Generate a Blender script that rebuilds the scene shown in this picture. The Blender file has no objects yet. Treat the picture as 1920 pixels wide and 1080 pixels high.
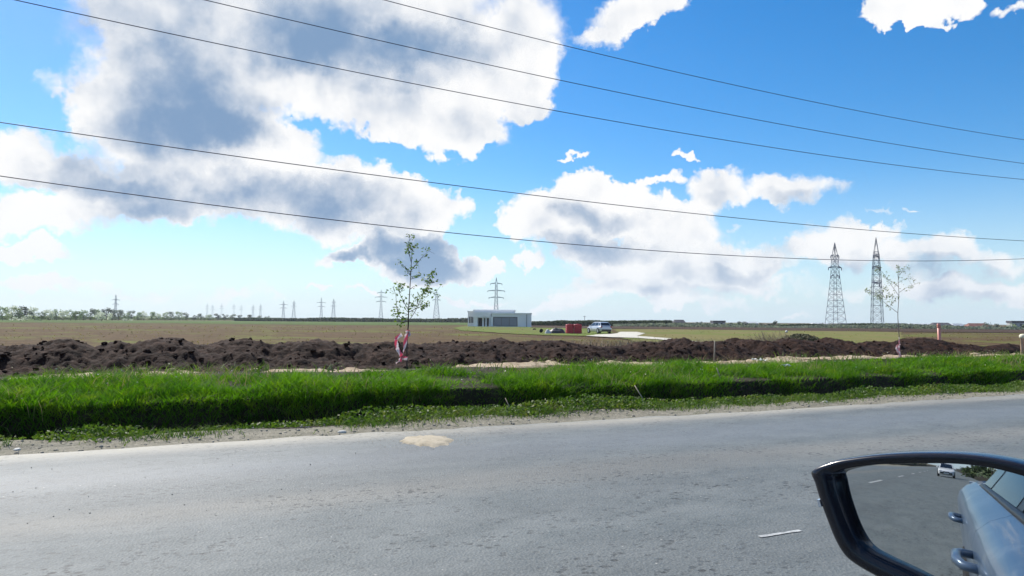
import bpy, math, random
import numpy as np
from mathutils import Vector, Matrix

random.seed(7)
RNG = np.random.default_rng(7)
R = math.radians
scene = bpy.context.scene
COL = scene.collection

# ------------------------------------------------------------------ camera
FPX = 1371.0            # focal length in pixels of the 1920 px wide photograph
CAM_Z = 1.25
PITCH = math.atan(61.0 / FPX)
ROLL = R(0.42)
_R0 = Vector((1, 0, 0)); FWD = Vector((0, math.cos(PITCH), math.sin(PITCH))); _U0 = Vector((0, -math.sin(PITCH), math.cos(PITCH)))
CRIGHT = _R0 * math.cos(ROLL) + _U0 * math.sin(ROLL)
CUP = -_R0 * math.sin(ROLL) + _U0 * math.cos(ROLL)
CPOS = Vector((0, 0, CAM_Z))
cam_data = bpy.data.cameras.new('camera')
cam = bpy.data.objects.new('camera', cam_data); COL.objects.link(cam)
m = Matrix.Identity(4)
for i in range(3):
    m[i][0] = CRIGHT[i]; m[i][1] = CUP[i]; m[i][2] = -FWD[i]; m[i][3] = CPOS[i]
cam.matrix_world = m
cam_data.sensor_width = 36.0
cam_data.lens = 36.0 * FPX / 1920.0
cam_data.clip_start = 0.02
cam_data.clip_end = 20000
scene.camera = cam

# photograph pixel -> point in the world at a known distance / height / offset from the road
def ray(px, py):
    return CRIGHT * ((px - 960) / FPX) - CUP * ((py - 540) / FPX) + FWD
def at(px, py, Y):
    d = ray(px, py); return CPOS + d * (Y / d.y)
def gp(px, py, z):
    d = ray(px, py); return CPOS + d * ((z - CAM_Z) / d.z)
AZ = R(25.0)                                     # the road runs 25 degrees off the world X axis
US = Vector((math.cos(AZ), math.sin(AZ), 0)); UT = Vector((-math.sin(AZ), math.cos(AZ), 0))
def at_t(px, py, t):
    d = ray(px, py); return CPOS + d * (t / d.dot(UT))
def st(p):
    return p.dot(US), p.dot(UT)
def P(s, t, z=0.0):
    v = US * s + UT * t; return Vector((v.x, v.y, z))

# ------------------------------------------------------------------ sun, exposure
SUN_AZ, SUN_EL = R(-36.0), R(41.0)               # azimuth from +Y towards +X
sun_dir = Vector((math.sin(SUN_AZ) * math.cos(SUN_EL), math.cos(SUN_AZ) * math.cos(SUN_EL), math.sin(SUN_EL)))
sd = bpy.data.lights.new('sun', 'SUN'); sd.energy = 4.6; sd.angle = R(0.55); sd.color = (1.0, 0.95, 0.87)
sun = bpy.data.objects.new('sun', sd); COL.objects.link(sun)
sun.rotation_euler = sun_dir.to_track_quat('Z', 'Y').to_euler()
sun.location = (0, 0, 60)
scene.view_settings.view_transform = 'Standard'
scene.view_settings.look = 'None'
scene.view_settings.exposure = 0.55
scene.view_settings.gamma = 1.0
scene.view_settings.use_curve_mapping = False
scene.cycles.max_bounces = 6
scene.cycles.diffuse_bounces = 3
scene.cycles.glossy_bounces = 4
scene.cycles.transmission_bounces = 4
scene.cycles.transparent_max_bounces = 6
scene.cycles.volume_bounces = 0
scene.cycles.use_denoising = True
scene.cycles.use_adaptive_sampling = True
scene.cycles.adaptive_threshold = 0.012
scene.cycles.adaptive_min_samples = 8
scene.cycles.sample_clamp_indirect = 8.0

# ------------------------------------------------------------------ node helpers
class NB:
    def __init__(s, nt): s.nt = nt
    def n(s, typ, **kw):
        nd = s.nt.nodes.new(typ)
        for k, v in kw.items(): setattr(nd, k, v)
        return nd
    def put(s, sock, v):
        if isinstance(v, bpy.types.NodeSocket): s.nt.links.new(v, sock)
        else: sock.default_value = v
    def math(s, op, a, b=0.0, c=0.0, clamp=False):
        nd = s.n('ShaderNodeMath', operation=op, use_clamp=clamp)
        s.put(nd.inputs[0], a); s.put(nd.inputs[1], b); s.put(nd.inputs[2], c)
        return nd.outputs[0]
    def vmath(s, op, a, b=(0, 0, 0), scale=None):
        nd = s.n('ShaderNodeVectorMath', operation=op)
        s.put(nd.inputs[0], a); s.put(nd.inputs[1], b)
        if scale is not None: s.put(nd.inputs['Scale'], scale)
        return nd.outputs['Value'] if op in ('DOT_PRODUCT', 'LENGTH', 'DISTANCE') else nd.outputs[0]
    def noise(s, vec, scale, detail=4, rough=0.55, dist=0.0, dim='3D', out='Fac'):
        nd = s.n('ShaderNodeTexNoise', noise_dimensions=dim)
        if vec is not None: s.put(nd.inputs['Vector'], vec)
        nd.inputs['Scale'].default_value = scale; nd.inputs['Detail'].default_value = detail
        nd.inputs['Roughness'].default_value = rough; nd.inputs['Distortion'].default_value = dist
        return nd.outputs[out]
    def voro(s, vec, scale, feature='F1', out='Distance', rnd=1.0):
        nd = s.n('ShaderNodeTexVoronoi', feature=feature)
        s.put(nd.inputs['Vector'], vec); nd.inputs['Scale'].default_value = scale; nd.inputs['Randomness'].default_value = rnd
        return nd.outputs[out]
    def sstep(s, v, lo, hi, a=0.0, b=1.0):
        nd = s.n('ShaderNodeMapRange', interpolation_type='SMOOTHSTEP')
        s.put(nd.inputs[0], v); nd.inputs[1].default_value = lo; nd.inputs[2].default_value = hi
        nd.inputs[3].default_value = a; nd.inputs[4].default_value = b
        return nd.outputs[0]
    def mix(s, f, a, b, mode='MIX'):
        nd = s.n('ShaderNodeMix', data_type='RGBA', blend_type=mode)
        s.put(nd.inputs[0], f)
        for k, v in ((6, a), (7, b)):
            if not isinstance(v, bpy.types.NodeSocket) and len(v) == 3: v = (*v, 1)
            s.put(nd.inputs[k], v)
        return nd.outputs[2]
    def mapping(s, vec, loc=(0, 0, 0), rot=(0, 0, 0), scale=(1, 1, 1), typ='POINT'):
        nd = s.n('ShaderNodeMapping', vector_type=typ)
        s.put(nd.inputs[0], vec); nd.inputs[1].default_value = loc; nd.inputs[2].default_value = rot; nd.inputs[3].default_value = scale
        return nd.outputs[0]
    def sep(s, vec):
        nd = s.n('ShaderNodeSeparateXYZ'); s.put(nd.inputs[0], vec); return nd.outputs
    def comb(s, x, y, z):
        nd = s.n('ShaderNodeCombineXYZ')
        for k, v in enumerate((x, y, z)): s.put(nd.inputs[k], v)
        return nd.outputs[0]

# ------------------------------------------------------------------ sky with clouds
world = bpy.data.worlds.new('World'); scene.world = world; world.use_nodes = True
nt = world.node_tree; nt.nodes.clear(); b = NB(nt)
tc = b.n('ShaderNodeTexCoord')
dirv = b.vmath('NORMALIZE', tc.outputs['Generated'])
dx, dy, dz = b.sep(dirv)
az = b.math('ARCTAN2', dx, dy); el = b.math('ARCSINE', dz)
pol0 = b.comb(az, el, 1.0)
# billows: shift the look-up by layered noise, so every outline breaks up
def nvec(scale, det, rough):
    return b.vmath('MULTIPLY', b.vmath('SUBTRACT', b.noise(dirv, scale, det, rough, out='Color'), (0.5, 0.5, 0.5)), (1, 1, 0))
w1 = b.vmath('SCALE', nvec(9.0, 5, 0.62), scale=0.125)
w2 = b.vmath('SCALE', nvec(46.0, 4, 0.62), scale=0.026)
pol = b.vmath('ADD', b.vmath('ADD', pol0, w1), w2)
pol_soft = b.vmath('ADD', pol0, b.vmath('SCALE', w1, scale=0.8))
def px_azel(px, py):
    d = ray(px, py).normalized(); return math.atan2(d.x, d.y), math.asin(d.z)
def lobe(vec, cx, cy, rx, ry, rot, amp, prev):
    a0, e0 = px_azel(cx, cy); ax, ex = px_azel(cx + 4, cy); ay, ey = px_azel(cx, cy + 4)
    sx = math.hypot(ax - a0, ex - e0) / 4; sy = math.hypot(ay - a0, ey - e0) / 4
    base = math.atan2(ex - e0, ax - a0)
    th = base - R(rot); c_, s_ = math.cos(th), math.sin(th)
    ux, uy = c_ / (rx * sx), s_ / (rx * sx); vx, vy = -s_ / (ry * sy), c_ / (ry * sy)
    u = b.vmath('DOT_PRODUCT', vec, (ux, uy, -(ux * a0 + uy * e0)))
    v = b.vmath('DOT_PRODUCT', vec, (vx, vy, -(vx * a0 + vy * e0)))
    d2 = b.math('MULTIPLY_ADD', v, v, b.math('MULTIPLY', u, u))
    return b.math('MULTIPLY_ADD', b.math('MAXIMUM', b.math('SUBTRACT', 1.0, d2), 0.0), amp, prev)
def total(vec, rows):
    t = 0.0
    for r_ in rows: t = lobe(vec, *r_, t)
    return t
CLOUDS = [
 (600, 40, 420, 170, 0, 1.5), (330, 190, 215, 120, 12, 1.5), (850, 150, 230, 120, -8, 1.0), (770, 225, 210, 65, 12, .9),
 (190, 40, 110, 80, 0, .7), (190, 215, 70, 80, 0, .8), (990, 50, 80, 80, 0, .7), (430, 270, 190, 70, 0, 1.1),
 (985, 150, 90, 70, 0, .7), (870, 262, 60, 32, 0, .6),
 (570, 385, 300, 75, 7, 1.5), (300, 340, 210, 70, 5, 1.2), (780, 392, 125, 62, 0, .9), (670, 335, 160, 42, 14, .8),
 (45, 300, 150, 65, 0, .9), (60, 405, 150, 48, 0, .8), (225, 375, 130, 60, 0, .8), (60, 475, 130, 24, 0, .65),
 (110, 532, 150, 20, 0, .5), (300, 532, 110, 16, 0, .45), (400, 560, 170, 14, 0, .35),
 (648, 478, 62, 22, 0, 1.2), (765, 468, 95, 40, 0, 1.5), (795, 500, 100, 32, 0, 1.2), (612, 490, 50, 11, 0, .6),
 (890, 505, 50, 20, 0, .7), (590, 541, 24, 8, 0, .6), (670, 553, 44, 9, 0, .5), (845, 556, 40, 12, 0, .45), (905, 560, 60, 10, 0, .4),
 (1135, 385, 110, 72, 0, 1.4), (1045, 425, 115, 58, 0, 1.2), (1225, 395, 60, 40, 0, .5), (1270, 440, 100, 58, 0, 1.0), (1130, 478, 100, 34, 0, 1.0),
 (1350, 345, 75, 44, 0, .8), (1492, 352, 90, 42, 0, 1.1), (1420, 368, 60, 18, 0, .5), (1240, 330, 46, 14, 0, .5), (1285, 286, 26, 10, 0, .8),
 (1095, 290, 30, 8, 0, .45), (1300, 385, 70, 24, 0, .6),
 (1260, 515, 240, 42, 0, .9), (1420, 480, 160, 36, 0, .9), (1590, 458, 130, 44, 0, 1.0), (1650, 424, 52, 15, -12, .6), (1800, 470, 180, 40, 0, 1.1),
 (1850, 540, 170, 40, 0, 1.0), (1690, 525, 130, 38, 0, .8), (1150, 550, 130, 24, 0, .6), (1500, 535, 120, 16, 0, .45), (1320, 566, 100, 20, 0, .6),
 (1060, 572, 70, 18, 0, .5), (985, 487, 44, 16, 0, .6), (1700, 585, 150, 10, 0, .3), (1490, 587, 60, 8, 0, .45),
 (1185, 22, 105, 52, -22, 1.1), (1105, 78, 50, 26, 0, .6), (1725, 10, 130, 48, 0, 1.1), (1640, 38, 46, 34, 0, .7), (1905, 14, 44, 18, -30, .35),
 (1640, 386, 30, 7, 0, .4), (1705, 378, 18, 6, 0, .4), (1370, 422, 18, 8, 0, .5),
]
SHADE = [
 (560, 40, 330, 120, 0, 1.0), (320, 190, 210, 105, 12, .85), (340, 262, 260, 60, 0, .6), (480, 130, 330, 130, 0, .35), (700, 110, 260, 75, 0, .7), (830, 90, 170, 60, 0, .4), (200, 60, 120, 80, 0, .4), (450, 230, 200, 60, 0, .5), (520, 385, 310, 66, 5, 1.25),
 (190, 325, 170, 48, 0, .9), (255, 395, 90, 34, 0, .5), (770, 468, 96, 38, 0, 2.1), (648, 480, 62, 20, 0, 2.2), (800, 503, 100, 29, 0, 1.8),
 (1130, 408, 95, 36, 0, 1.1), (1120, 470, 150, 34, 0, 1.2), (1270, 535, 230, 26, 0, .35), (1640, 488, 130, 22, 0, .8), (1820, 502, 190, 24, 0, .9), (1840, 562, 170, 22, 0, .7),
 (1360, 507, 140, 22, 0, .7), (1250, 545, 200, 18, 0, .5), (60, 345, 120, 20, 0, .35), (1500, 368, 66, 16, 0, .6), (1345, 365, 60, 18, 0, .4), (1700, 545, 120, 24, 0, .3), (940, 20, 60, 60, 0, .2)]
body = total(pol, CLOUDS)
shade = total(pol_soft, SHADE)
# the same broken cumulus goes on all round, beyond the frame
off = b.math('ABSOLUTE', az)
outside = b.math('MAXIMUM', b.sstep(off, R(37), R(50)), b.sstep(el, R(27.5), R(36)))
gen = b.noise(b.vmath('MULTIPLY', dirv, (1, 1, 2.2)), 2.6, 6, 0.6)
genb = b.math('MULTIPLY', b.sstep(gen, 0.52, 0.72, 0.0, 1.5), outside)
body = b.math('ADD', body, genb)
shade = b.math('ADD', shade, b.math('MULTIPLY', b.sstep(gen, 0.6, 0.75), outside))
fb = b.noise(dirv, 24.0, 8, 0.62)
rl = b.noise(dirv, 13.0, 5, 0.5)
rl_up = b.noise(b.vmath('ADD', dirv, tuple(sun_dir * 0.035)), 13.0, 5, 0.5)
relief = b.math('SUBTRACT', rl, rl_up)
bw = b.vmath('ADD', dirv, b.vmath('SCALE', nvec(20.0, 3, 0.6), scale=0.03))
puff = b.math('ADD', b.math('MULTIPLY', b.voro(bw, 15.0, 'SMOOTH_F1'), 0.65), b.math('MULTIPLY', b.voro(bw, 37.0, 'SMOOTH_F1'), 0.35))   # rounded billows
dens = b.math('ADD', body, b.math('MULTIPLY', b.math('SUBTRACT', fb, 0.5), 0.7))
dens = b.math('ADD', dens, b.math('MULTIPLY', b.math('SUBTRACT', 0.42, puff), 0.75))
soft = b.sstep(b.noise(dirv, 3.4, 3, 0.5), 0.42, 0.64, 0.26, 0.8)                                      # some sides crisp, some fraying out
ramp = b.math('DIVIDE', b.math('SUBTRACT', dens, 0.05), soft, clamp=True)
alpha = b.math('MULTIPLY', b.math('MULTIPLY', ramp, ramp), b.math('SUBTRACT', 3.0, b.math('MULTIPLY', ramp, 2.0)))
alpha = b.math('MULTIPLY', alpha, b.sstep(body, 0.0, 0.10))
core = b.math('MULTIPLY', b.sstep(dens, 0.45, 1.7), 0.35)
sh = b.math('ADD', b.math('MULTIPLY', shade, 0.85), core)
sh = b.math('SUBTRACT', sh, b.math('MULTIPLY', relief, 1.8))
sh = b.math('ADD', sh, b.math('MULTIPLY', b.math('SUBTRACT', 0.5, fb), 0.8))
sh = b.math('ADD', sh, b.math('MULTIPLY', b.math('SUBTRACT', puff, 0.45), 0.9))
sh = b.math('ADD', sh, b.math('MULTIPLY', b.math('SUBTRACT', 0.5, b.noise(dirv, 6.0, 7, 0.62)), 1.6))
CB = 6.9
white = tuple(c * CB for c in (1.0, 1.0, 1.0)); grey = tuple(c * CB for c in (0.215, 0.345, 0.545))
ccol = b.mix(b.sstep(sh, -0.15, 1.75), white, grey)
sky = b.n('ShaderNodeTexSky', sky_type='NISHITA'); sky.sun_disc = False
sky.sun_elevation = SUN_EL; sky.sun_rotation = SUN_AZ
sky.altitude = 100; sky.air_density = 1.0; sky.dust_density = 0.25; sky.ozone_density = 4.0
hs = b.n('ShaderNodeHueSaturation'); hs.inputs['Saturation'].default_value = 1.36; hs.inputs['Value'].default_value = 0.98
b.put(hs.inputs['Color'], sky.outputs[0])
far = b.sstep(el, R(0.0), R(9.0))
ccol = b.mix(b.math('MULTIPLY', b.math('SUBTRACT', 1.0, far), 0.22), ccol, tuple(c * CB for c in (0.62, 0.78, 0.95)))
glow = b.vmath('DOT_PRODUCT', dirv, tuple(sun_dir))
skyc = b.mix(b.sstep(el, R(-3.0), R(12.0), 0.93, 0.0), hs.outputs[0], tuple(c * CB for c in (0.60, 0.80, 0.95)))
final = b.mix(alpha, skyc, ccol)
bg = b.n('ShaderNodeBackground'); bg.inputs['Strength'].default_value = 0.1
b.put(bg.inputs['Color'], final)
wo = b.n('ShaderNodeOutputWorld'); nt.links.new(bg.outputs[0], wo.inputs[0])
world.cycles.sampling_method = 'MANUAL'; world.cycles.sample_map_resolution = 512

# ------------------------------------------------------------------ materials
def mat(name, cols, scale=6.0, rough=0.9, detail=5, nrough=0.6, bump=0.0, bscale=None, bdist=0.02, metal=0.0, spec=0.5,
        stretch=(1, 1, 1), lo=0.35, hi=0.65, trans=0.0, tcol=None, coat=0.0, speck=None):
    """layered noise between two or three colours, with optional specks, bump and leaf translucency"""
    mt = bpy.data.materials.new(name); mt.use_nodes = True
    q = NB(mt.node_tree); q.nt.nodes.clear()
    geo = q.n('ShaderNodeTexCoord').outputs['Object']
    v = q.mapping(geo, scale=stretch)
    c = cols[0]
    if len(cols) > 1:
        f = q.sstep(q.noise(v, scale, detail, nrough), lo, hi)
        c = q.mix(f, cols[0], cols[1])
    if len(cols) > 2:
        f2 = q.sstep(q.noise(q.mapping(v, loc=(31, 17, 5)), scale * 2.7, detail, nrough), 0.5, 0.72)
        c = q.mix(f2, c, cols[2])
    if speck:
        sc, col, th = speck
        f3 = q.sstep(q.noise(v, sc, 2, 0.5), th, th + 0.06)
        c = q.mix(f3, c, col)
    p = q.n('ShaderNodeBsdfPrincipled')
    if isinstance(c, tuple): c = (*c, 1) if len(c) == 3 else c
    q.put(p.inputs['Base Color'], c)
    p.inputs['Roughness'].default_value = rough; p.inputs['Metallic'].default_value = metal
    p.inputs['Specular IOR Level'].default_value = spec
    if coat: p.inputs['Coat Weight'].default_value = coat; p.inputs['Coat Roughness'].default_value = 0.05
    if bump:
        bn = q.n('ShaderNodeBump'); bn.inputs['Strength'].default_value = bump; bn.inputs['Distance'].default_value = bdist
        q.put(bn.inputs['Height'], q.noise(v, bscale or scale * 4, 6, 0.65)); q.put(p.inputs['Normal'], bn.outputs[0])
    outs = p.outputs[0]
    if trans:
        tr = q.n('ShaderNodeBsdfTranslucent')
        q.put(tr.inputs['Color'], q.mix(1.0, c, (*(tcol or (1.5, 1.6, 0.6)), 1), 'MULTIPLY'))
        ms = q.n('ShaderNodeMixShader'); ms.inputs[0].default_value = trans
        q.nt.links.new(outs, ms.inputs[1]); q.nt.links.new(tr.outputs[0], ms.inputs[2]); outs = ms.outputs[0]
    o = q.n('ShaderNodeOutputMaterial'); q.nt.links.new(outs, o.inputs[0])
    mt['q'] = 0
    return mt

M = {}
# asphalt: aggregate, worn wheel paths, dust towards the edge (object space: x along the road, y across)
def asphalt():
    mt = bpy.data.materials.new('asphalt'); mt.use_nodes = True
    q = NB(mt.node_tree); q.nt.nodes.clear()
    oc = q.n('ShaderNodeTexCoord').outputs['Object']
    x, y, z = q.sep(oc)
    big = q.noise(q.mapping(oc, scale=(0.25, 1, 1)), 0.7, 5, 0.6)
    mid = q.noise(q.mapping(oc, scale=(0.5, 1, 1)), 3.2, 6, 0.65)
    fine = q.noise(oc, 55.0, 4, 0.7)
    yw = q.math('ADD', y, q.math('MULTIPLY', q.math('SUBTRACT', big, 0.5), 0.9))
    def band(c0, w):
        return q.sstep(q.math('ABSOLUTE', q.math('SUBTRACT', yw, c0)), 0.0, w, 1.0, 0.0)
    base = q.mix(q.sstep(mid, 0.3, 0.7), (0.096, 0.114, 0.117), (0.148, 0.165, 0.164))
    base = q.mix(q.math('MULTIPLY', band(6.5, 0.9), 0.55), base, (0.138, 0.158, 0.176))
    base = q.mix(q.math('MULTIPLY', band(5.25, 0.55), 0.55), base, (0.215, 0.205, 0.178))
    base = q.mix(q.math('MULTIPLY', band(7.9, 0.7), 0.75), base, (0.280, 0.260, 0.215))
    base = q.mix(q.math('MULTIPLY', band(3.0, 0.8), 0.40), base, (0.092, 0.100, 0.100))
    stain = q.sstep(q.noise(q.mapping(oc, scale=(0.35, 1, 1), loc=(9, 4, 0)), 0.55, 5, 0.6), 0.46, 0.68)
    base = q.mix(q.math('MULTIPLY', stain, 0.42), base, (0.070, 0.080, 0.084))
    # aggregate: dark pits where the binder has worn out, pale chips
    worn = q.sstep(q.noise(q.mapping(oc, scale=(0.6, 1, 1)), 1.1, 5, 0.65), 0.42, 0.66)
    smooth_lane = q.math('SUBTRACT', 1.0, q.math('MULTIPLY', band(6.6, 1.3), 0.85))
    worn = q.math('MULTIPLY', worn, smooth_lane)
    pv = q.mapping(oc, scale=(0.8, 1, 1))
    pit = q.math('MAXIMUM', q.sstep(q.voro(pv, 17.0), 0.18, 0.40, 1.0, 0.0), q.math('MULTIPLY', q.sstep(q.noise(pv, 40.0, 3, 0.6), 0.56, 0.64), 0.7))
    pit = q.math('MULTIPLY', pit, q.sstep(q.noise(pv, 6.5, 4, 0.65), 0.38, 0.56))
    base = q.mix(q.math('MULTIPLY', pit, q.math('MULTIPLY_ADD', worn, 0.8, 0.28, clamp=True)), base, (0.026, 0.030, 0.032))
    chip = q.sstep(q.voro(oc, 46.0), 0.10, 0.20, 1.0, 0.0)
    base = q.mix(q.math('MULTIPLY', chip, 0.30), base, (0.34, 0.34, 0.32))
    base = q.mix(q.math('MULTIPLY', q.sstep(fine, 0.45, 0.7), 0.35), base, (0.215, 0.225, 0.22))
    chip2 = q.math('MULTIPLY', q.sstep(q.voro(oc, 7.0), 0.03, 0.06, 1.0, 0.0), 0.8)
    base = q.mix(chip2, base, (0.38, 0.37, 0.34))
    p = q.n('ShaderNodeBsdfPrincipled'); q.put(p.inputs['Base Color'], base)
    q.put(p.inputs['Roughness'], q.math('MULTIPLY_ADD', q.math('MULTIPLY', band(6.5, 1.2), -1.0), 0.06, 0.72))
    p.inputs['Specular IOR Level'].default_value = 0.34
    bn = q.n('ShaderNodeBump'); bn.inputs['Strength'].default_value = 0.45; bn.inputs['Distance'].default_value = 0.008
    h = q.math('ADD', q.math('MULTIPLY', q.voro(oc, 60.0), q.math('MULTIPLY_ADD', smooth_lane, 0.5, 0.35)), q.math('MULTIPLY', fine, 0.6))
    h = q.math('SUBTRACT', h, q.math('MULTIPLY', q.math('MULTIPLY', pit, worn), 0.9))
    q.put(bn.inputs['Height'], h); q.put(p.inputs['Normal'], bn.outputs[0])
    o = q.n('ShaderNodeOutputMaterial'); q.nt.links.new(p.outputs[0], o.inputs[0])
    return mt
M['asphalt'] = asphalt()
M['soil'] = mat('dark_soil', [(0.015, 0.0058, 0.0034), (0.029, 0.0108, 0.0058), (0.068, 0.032, 0.019)], 2.2, 0.95, 8, 0.65, 0.8, 16, 0.04, spec=0.2)
M['bank'] = mat('bank_soil', [(0.022, 0.019, 0.009), (0.036, 0.029, 0.015), (0.064, 0.048, 0.028)], 2.0, 0.95, 7, 0.65, 0.8, 9, 0.05, spec=0.2)
M['clay'] = mat('pale_clay', [(0.36, 0.27, 0.175), (0.50, 0.40, 0.28), (0.24, 0.16, 0.10)], 2.4, 0.95, 7, 0.65, 0.7, 14, 0.04, spec=0.25)
M['shoulder'] = mat('dusty_gravel', [(0.175, 0.158, 0.110), (0.255, 0.232, 0.175), (0.085, 0.092, 0.042)], 2.8, 0.95, 8, 0.7, 0.8, 30, 0.03, speck=(40.0, (0.42, 0.38, 0.30), 0.62))
M['sand'] = mat('pale_sand', [(0.38, 0.325, 0.235), (0.46, 0.40, 0.30), (0.30, 0.265, 0.20)], 5.0, 0.95, 6, 0.65, 0.5, 60, 0.01, spec=0.2)
M['gravel_track'] = mat('white_gravel', [(0.46, 0.43, 0.36), (0.56, 0.53, 0.45)], 0.8, 0.95, 5)
M['paint'] = mat('worn_road_paint', [(0.34, 0.35, 0.345), (0.50, 0.51, 0.50), (0.17, 0.18, 0.18)], 22.0, 0.8, 5)
M['grass'] = mat('bank_grass', [(0.048, 0.130, 0.006), (0.100, 0.208, 0.009), (0.168, 0.230, 0.017)], 1.3, 0.62, 5, 0.6, trans=0.45, tcol=(1.45, 1.7, 0.5), spec=0.2)
M['drygrass'] = mat('dry_grass', [(0.30, 0.25, 0.12), (0.40, 0.33, 0.18)], 3.0, 0.8, trans=0.3, tcol=(1, 1, .8), spec=0.15)
M['weed'] = mat('verge_weed', [(0.060, 0.115, 0.018), (0.105, 0.165, 0.028), (0.20, 0.20, 0.065)], 1.7, 0.6, 5, 0.6, trans=0.35, tcol=(1.3, 1.5, 0.5), spec=0.3)

def field_mat(name, cols, greens, gth, scale=0.09):
    """ploughed or sown land: soil tones, rows and patches of young growth"""
    mt = bpy.data.materials.new(name); mt.use_nodes = True
    q = NB(mt.node_tree); q.nt.nodes.clear()
    geo = q.n('ShaderNodeTexCoord').outputs['Object']
    v = q.mapping(geo, rot=(0, 0, R(-12)), scale=(1, 0.55, 1))
    n1 = q.noise(v, scale, 6, 0.6); n2 = q.noise(v, scale * 9, 5, 0.65); n3 = q.noise(v, scale * 60, 4, 0.65)
    c = q.mix(q.sstep(n2, 0.35, 0.65), cols[0], cols[1])
    c = q.mix(q.math('MULTIPLY', q.sstep(n3, 0.5, 0.68), 0.7), c, cols[2])
    g = q.math('ADD', q.math('MULTIPLY', n1, 0.6), q.math('ADD', q.math('MULTIPLY', n2, 0.25), q.math('MULTIPLY', n3, 0.25)))
    c = q.mix(q.sstep(g, gth, gth + 0.09), c, q.mix(q.sstep(n3, 0.4, 0.6), greens[0], greens[1]))
    p = q.n('ShaderNodeBsdfPrincipled'); q.put(p.inputs['Base Color'], c); p.inputs['Roughness'].default_value = 1.0
    p.inputs['Specular IOR Level'].default_value = 0.1
    bn = q.n('ShaderNodeBump'); bn.inputs['Strength'].default_value = 0.5; bn.inputs['Distance'].default_value = 0.12
    q.put(bn.inputs['Height'], n3); q.put(p.inputs['Normal'], bn.outputs[0])
    o = q.n('ShaderNodeOutputMaterial'); q.nt.links.new(p.outputs[0], o.inputs[0])
    return mt
M['field'] = field_mat('brown_field', [(0.074, 0.045, 0.022), (0.112, 0.071, 0.035), (0.160, 0.118, 0.056)], [(0.098, 0.118, 0.022), (0.142, 0.142, 0.034)], 0.550)
M['crop'] = field_mat('green_crop', [(0.060, 0.085, 0.022), (0.080, 0.110, 0.028), (0.09, 0.10, 0.03)], [(0.060, 0.125, 0.020), (0.085, 0.140, 0.025)], 0.50, 0.03)
M['olive'] = field_mat('olive_meadow', [(0.150, 0.140, 0.045), (0.185, 0.160, 0.060), (0.23, 0.18, 0.08)], [(0.110, 0.145, 0.030), (0.150, 0.165, 0.040)], 0.53)
M['lawn'] = field_mat('yellow_lawn', [(0.120, 0.135, 0.035), (0.150, 0.150, 0.045), (0.17, 0.14, 0.05)], [(0.110, 0.155, 0.030), (0.140, 0.180, 0.035)], 0.50)
M['plough'] = field_mat('dark_ploughland', [(0.050, 0.031, 0.022), (0.070, 0.043, 0.028), (0.09, 0.055, 0.035)], [(0.08, 0.07, 0.03), (0.10, 0.08, 0.035)], 0.70, 0.04)

# ------------------------------------------------------------------ mesh helpers
def tag(o, label=None, cat=None, group=None, kind=None):
    if label: o['label'] = label
    if cat: o['category'] = cat
    if group: o['group'] = group
    if kind: o['kind'] = kind
    return o
def link(name, me, material=None, parent=None, loc=None, rotz=0.0):
    o = bpy.data.objects.new(name, me); COL.objects.link(o)
    if material is not None and me is not None and not me.materials: me.materials.append(material)
    if parent: o.parent = parent
    if loc is not None: o.location = loc
    if rotz: o.rotation_euler[2] = rotz
    return o
def empty(name, loc=(0, 0, 0), rotz=0.0, label=None, cat=None, group=None):
    o = bpy.data.objects.new(name, None); COL.objects.link(o); o.empty_display_size = 0.2
    o.location = loc; o.rotation_euler[2] = rotz
    return tag(o, label, cat, group)
def np_mesh(name, verts, faces, smooth=False):
    """verts (n,3) array, faces (m,k) array of equal-size polygons"""
    verts = np.asarray(verts, dtype=np.float32); faces = np.asarray(faces, dtype=np.int32)
    k = faces.shape[1]; me = bpy.data.meshes.new(name)
    me.vertices.add(len(verts)); me.vertices.foreach_set('co', verts.ravel())
    me.loops.add(faces.size); me.loops.foreach_set('vertex_index', faces.ravel())
    me.polygons.add(len(faces)); me.polygons.foreach_set('loop_start', np.arange(0, faces.size, k, dtype=np.int32))
    if smooth: me.polygons.foreach_set('use_smooth', np.ones(len(faces), dtype=bool))
    me.update(calc_edges=True); me.validate()
    return me
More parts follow.
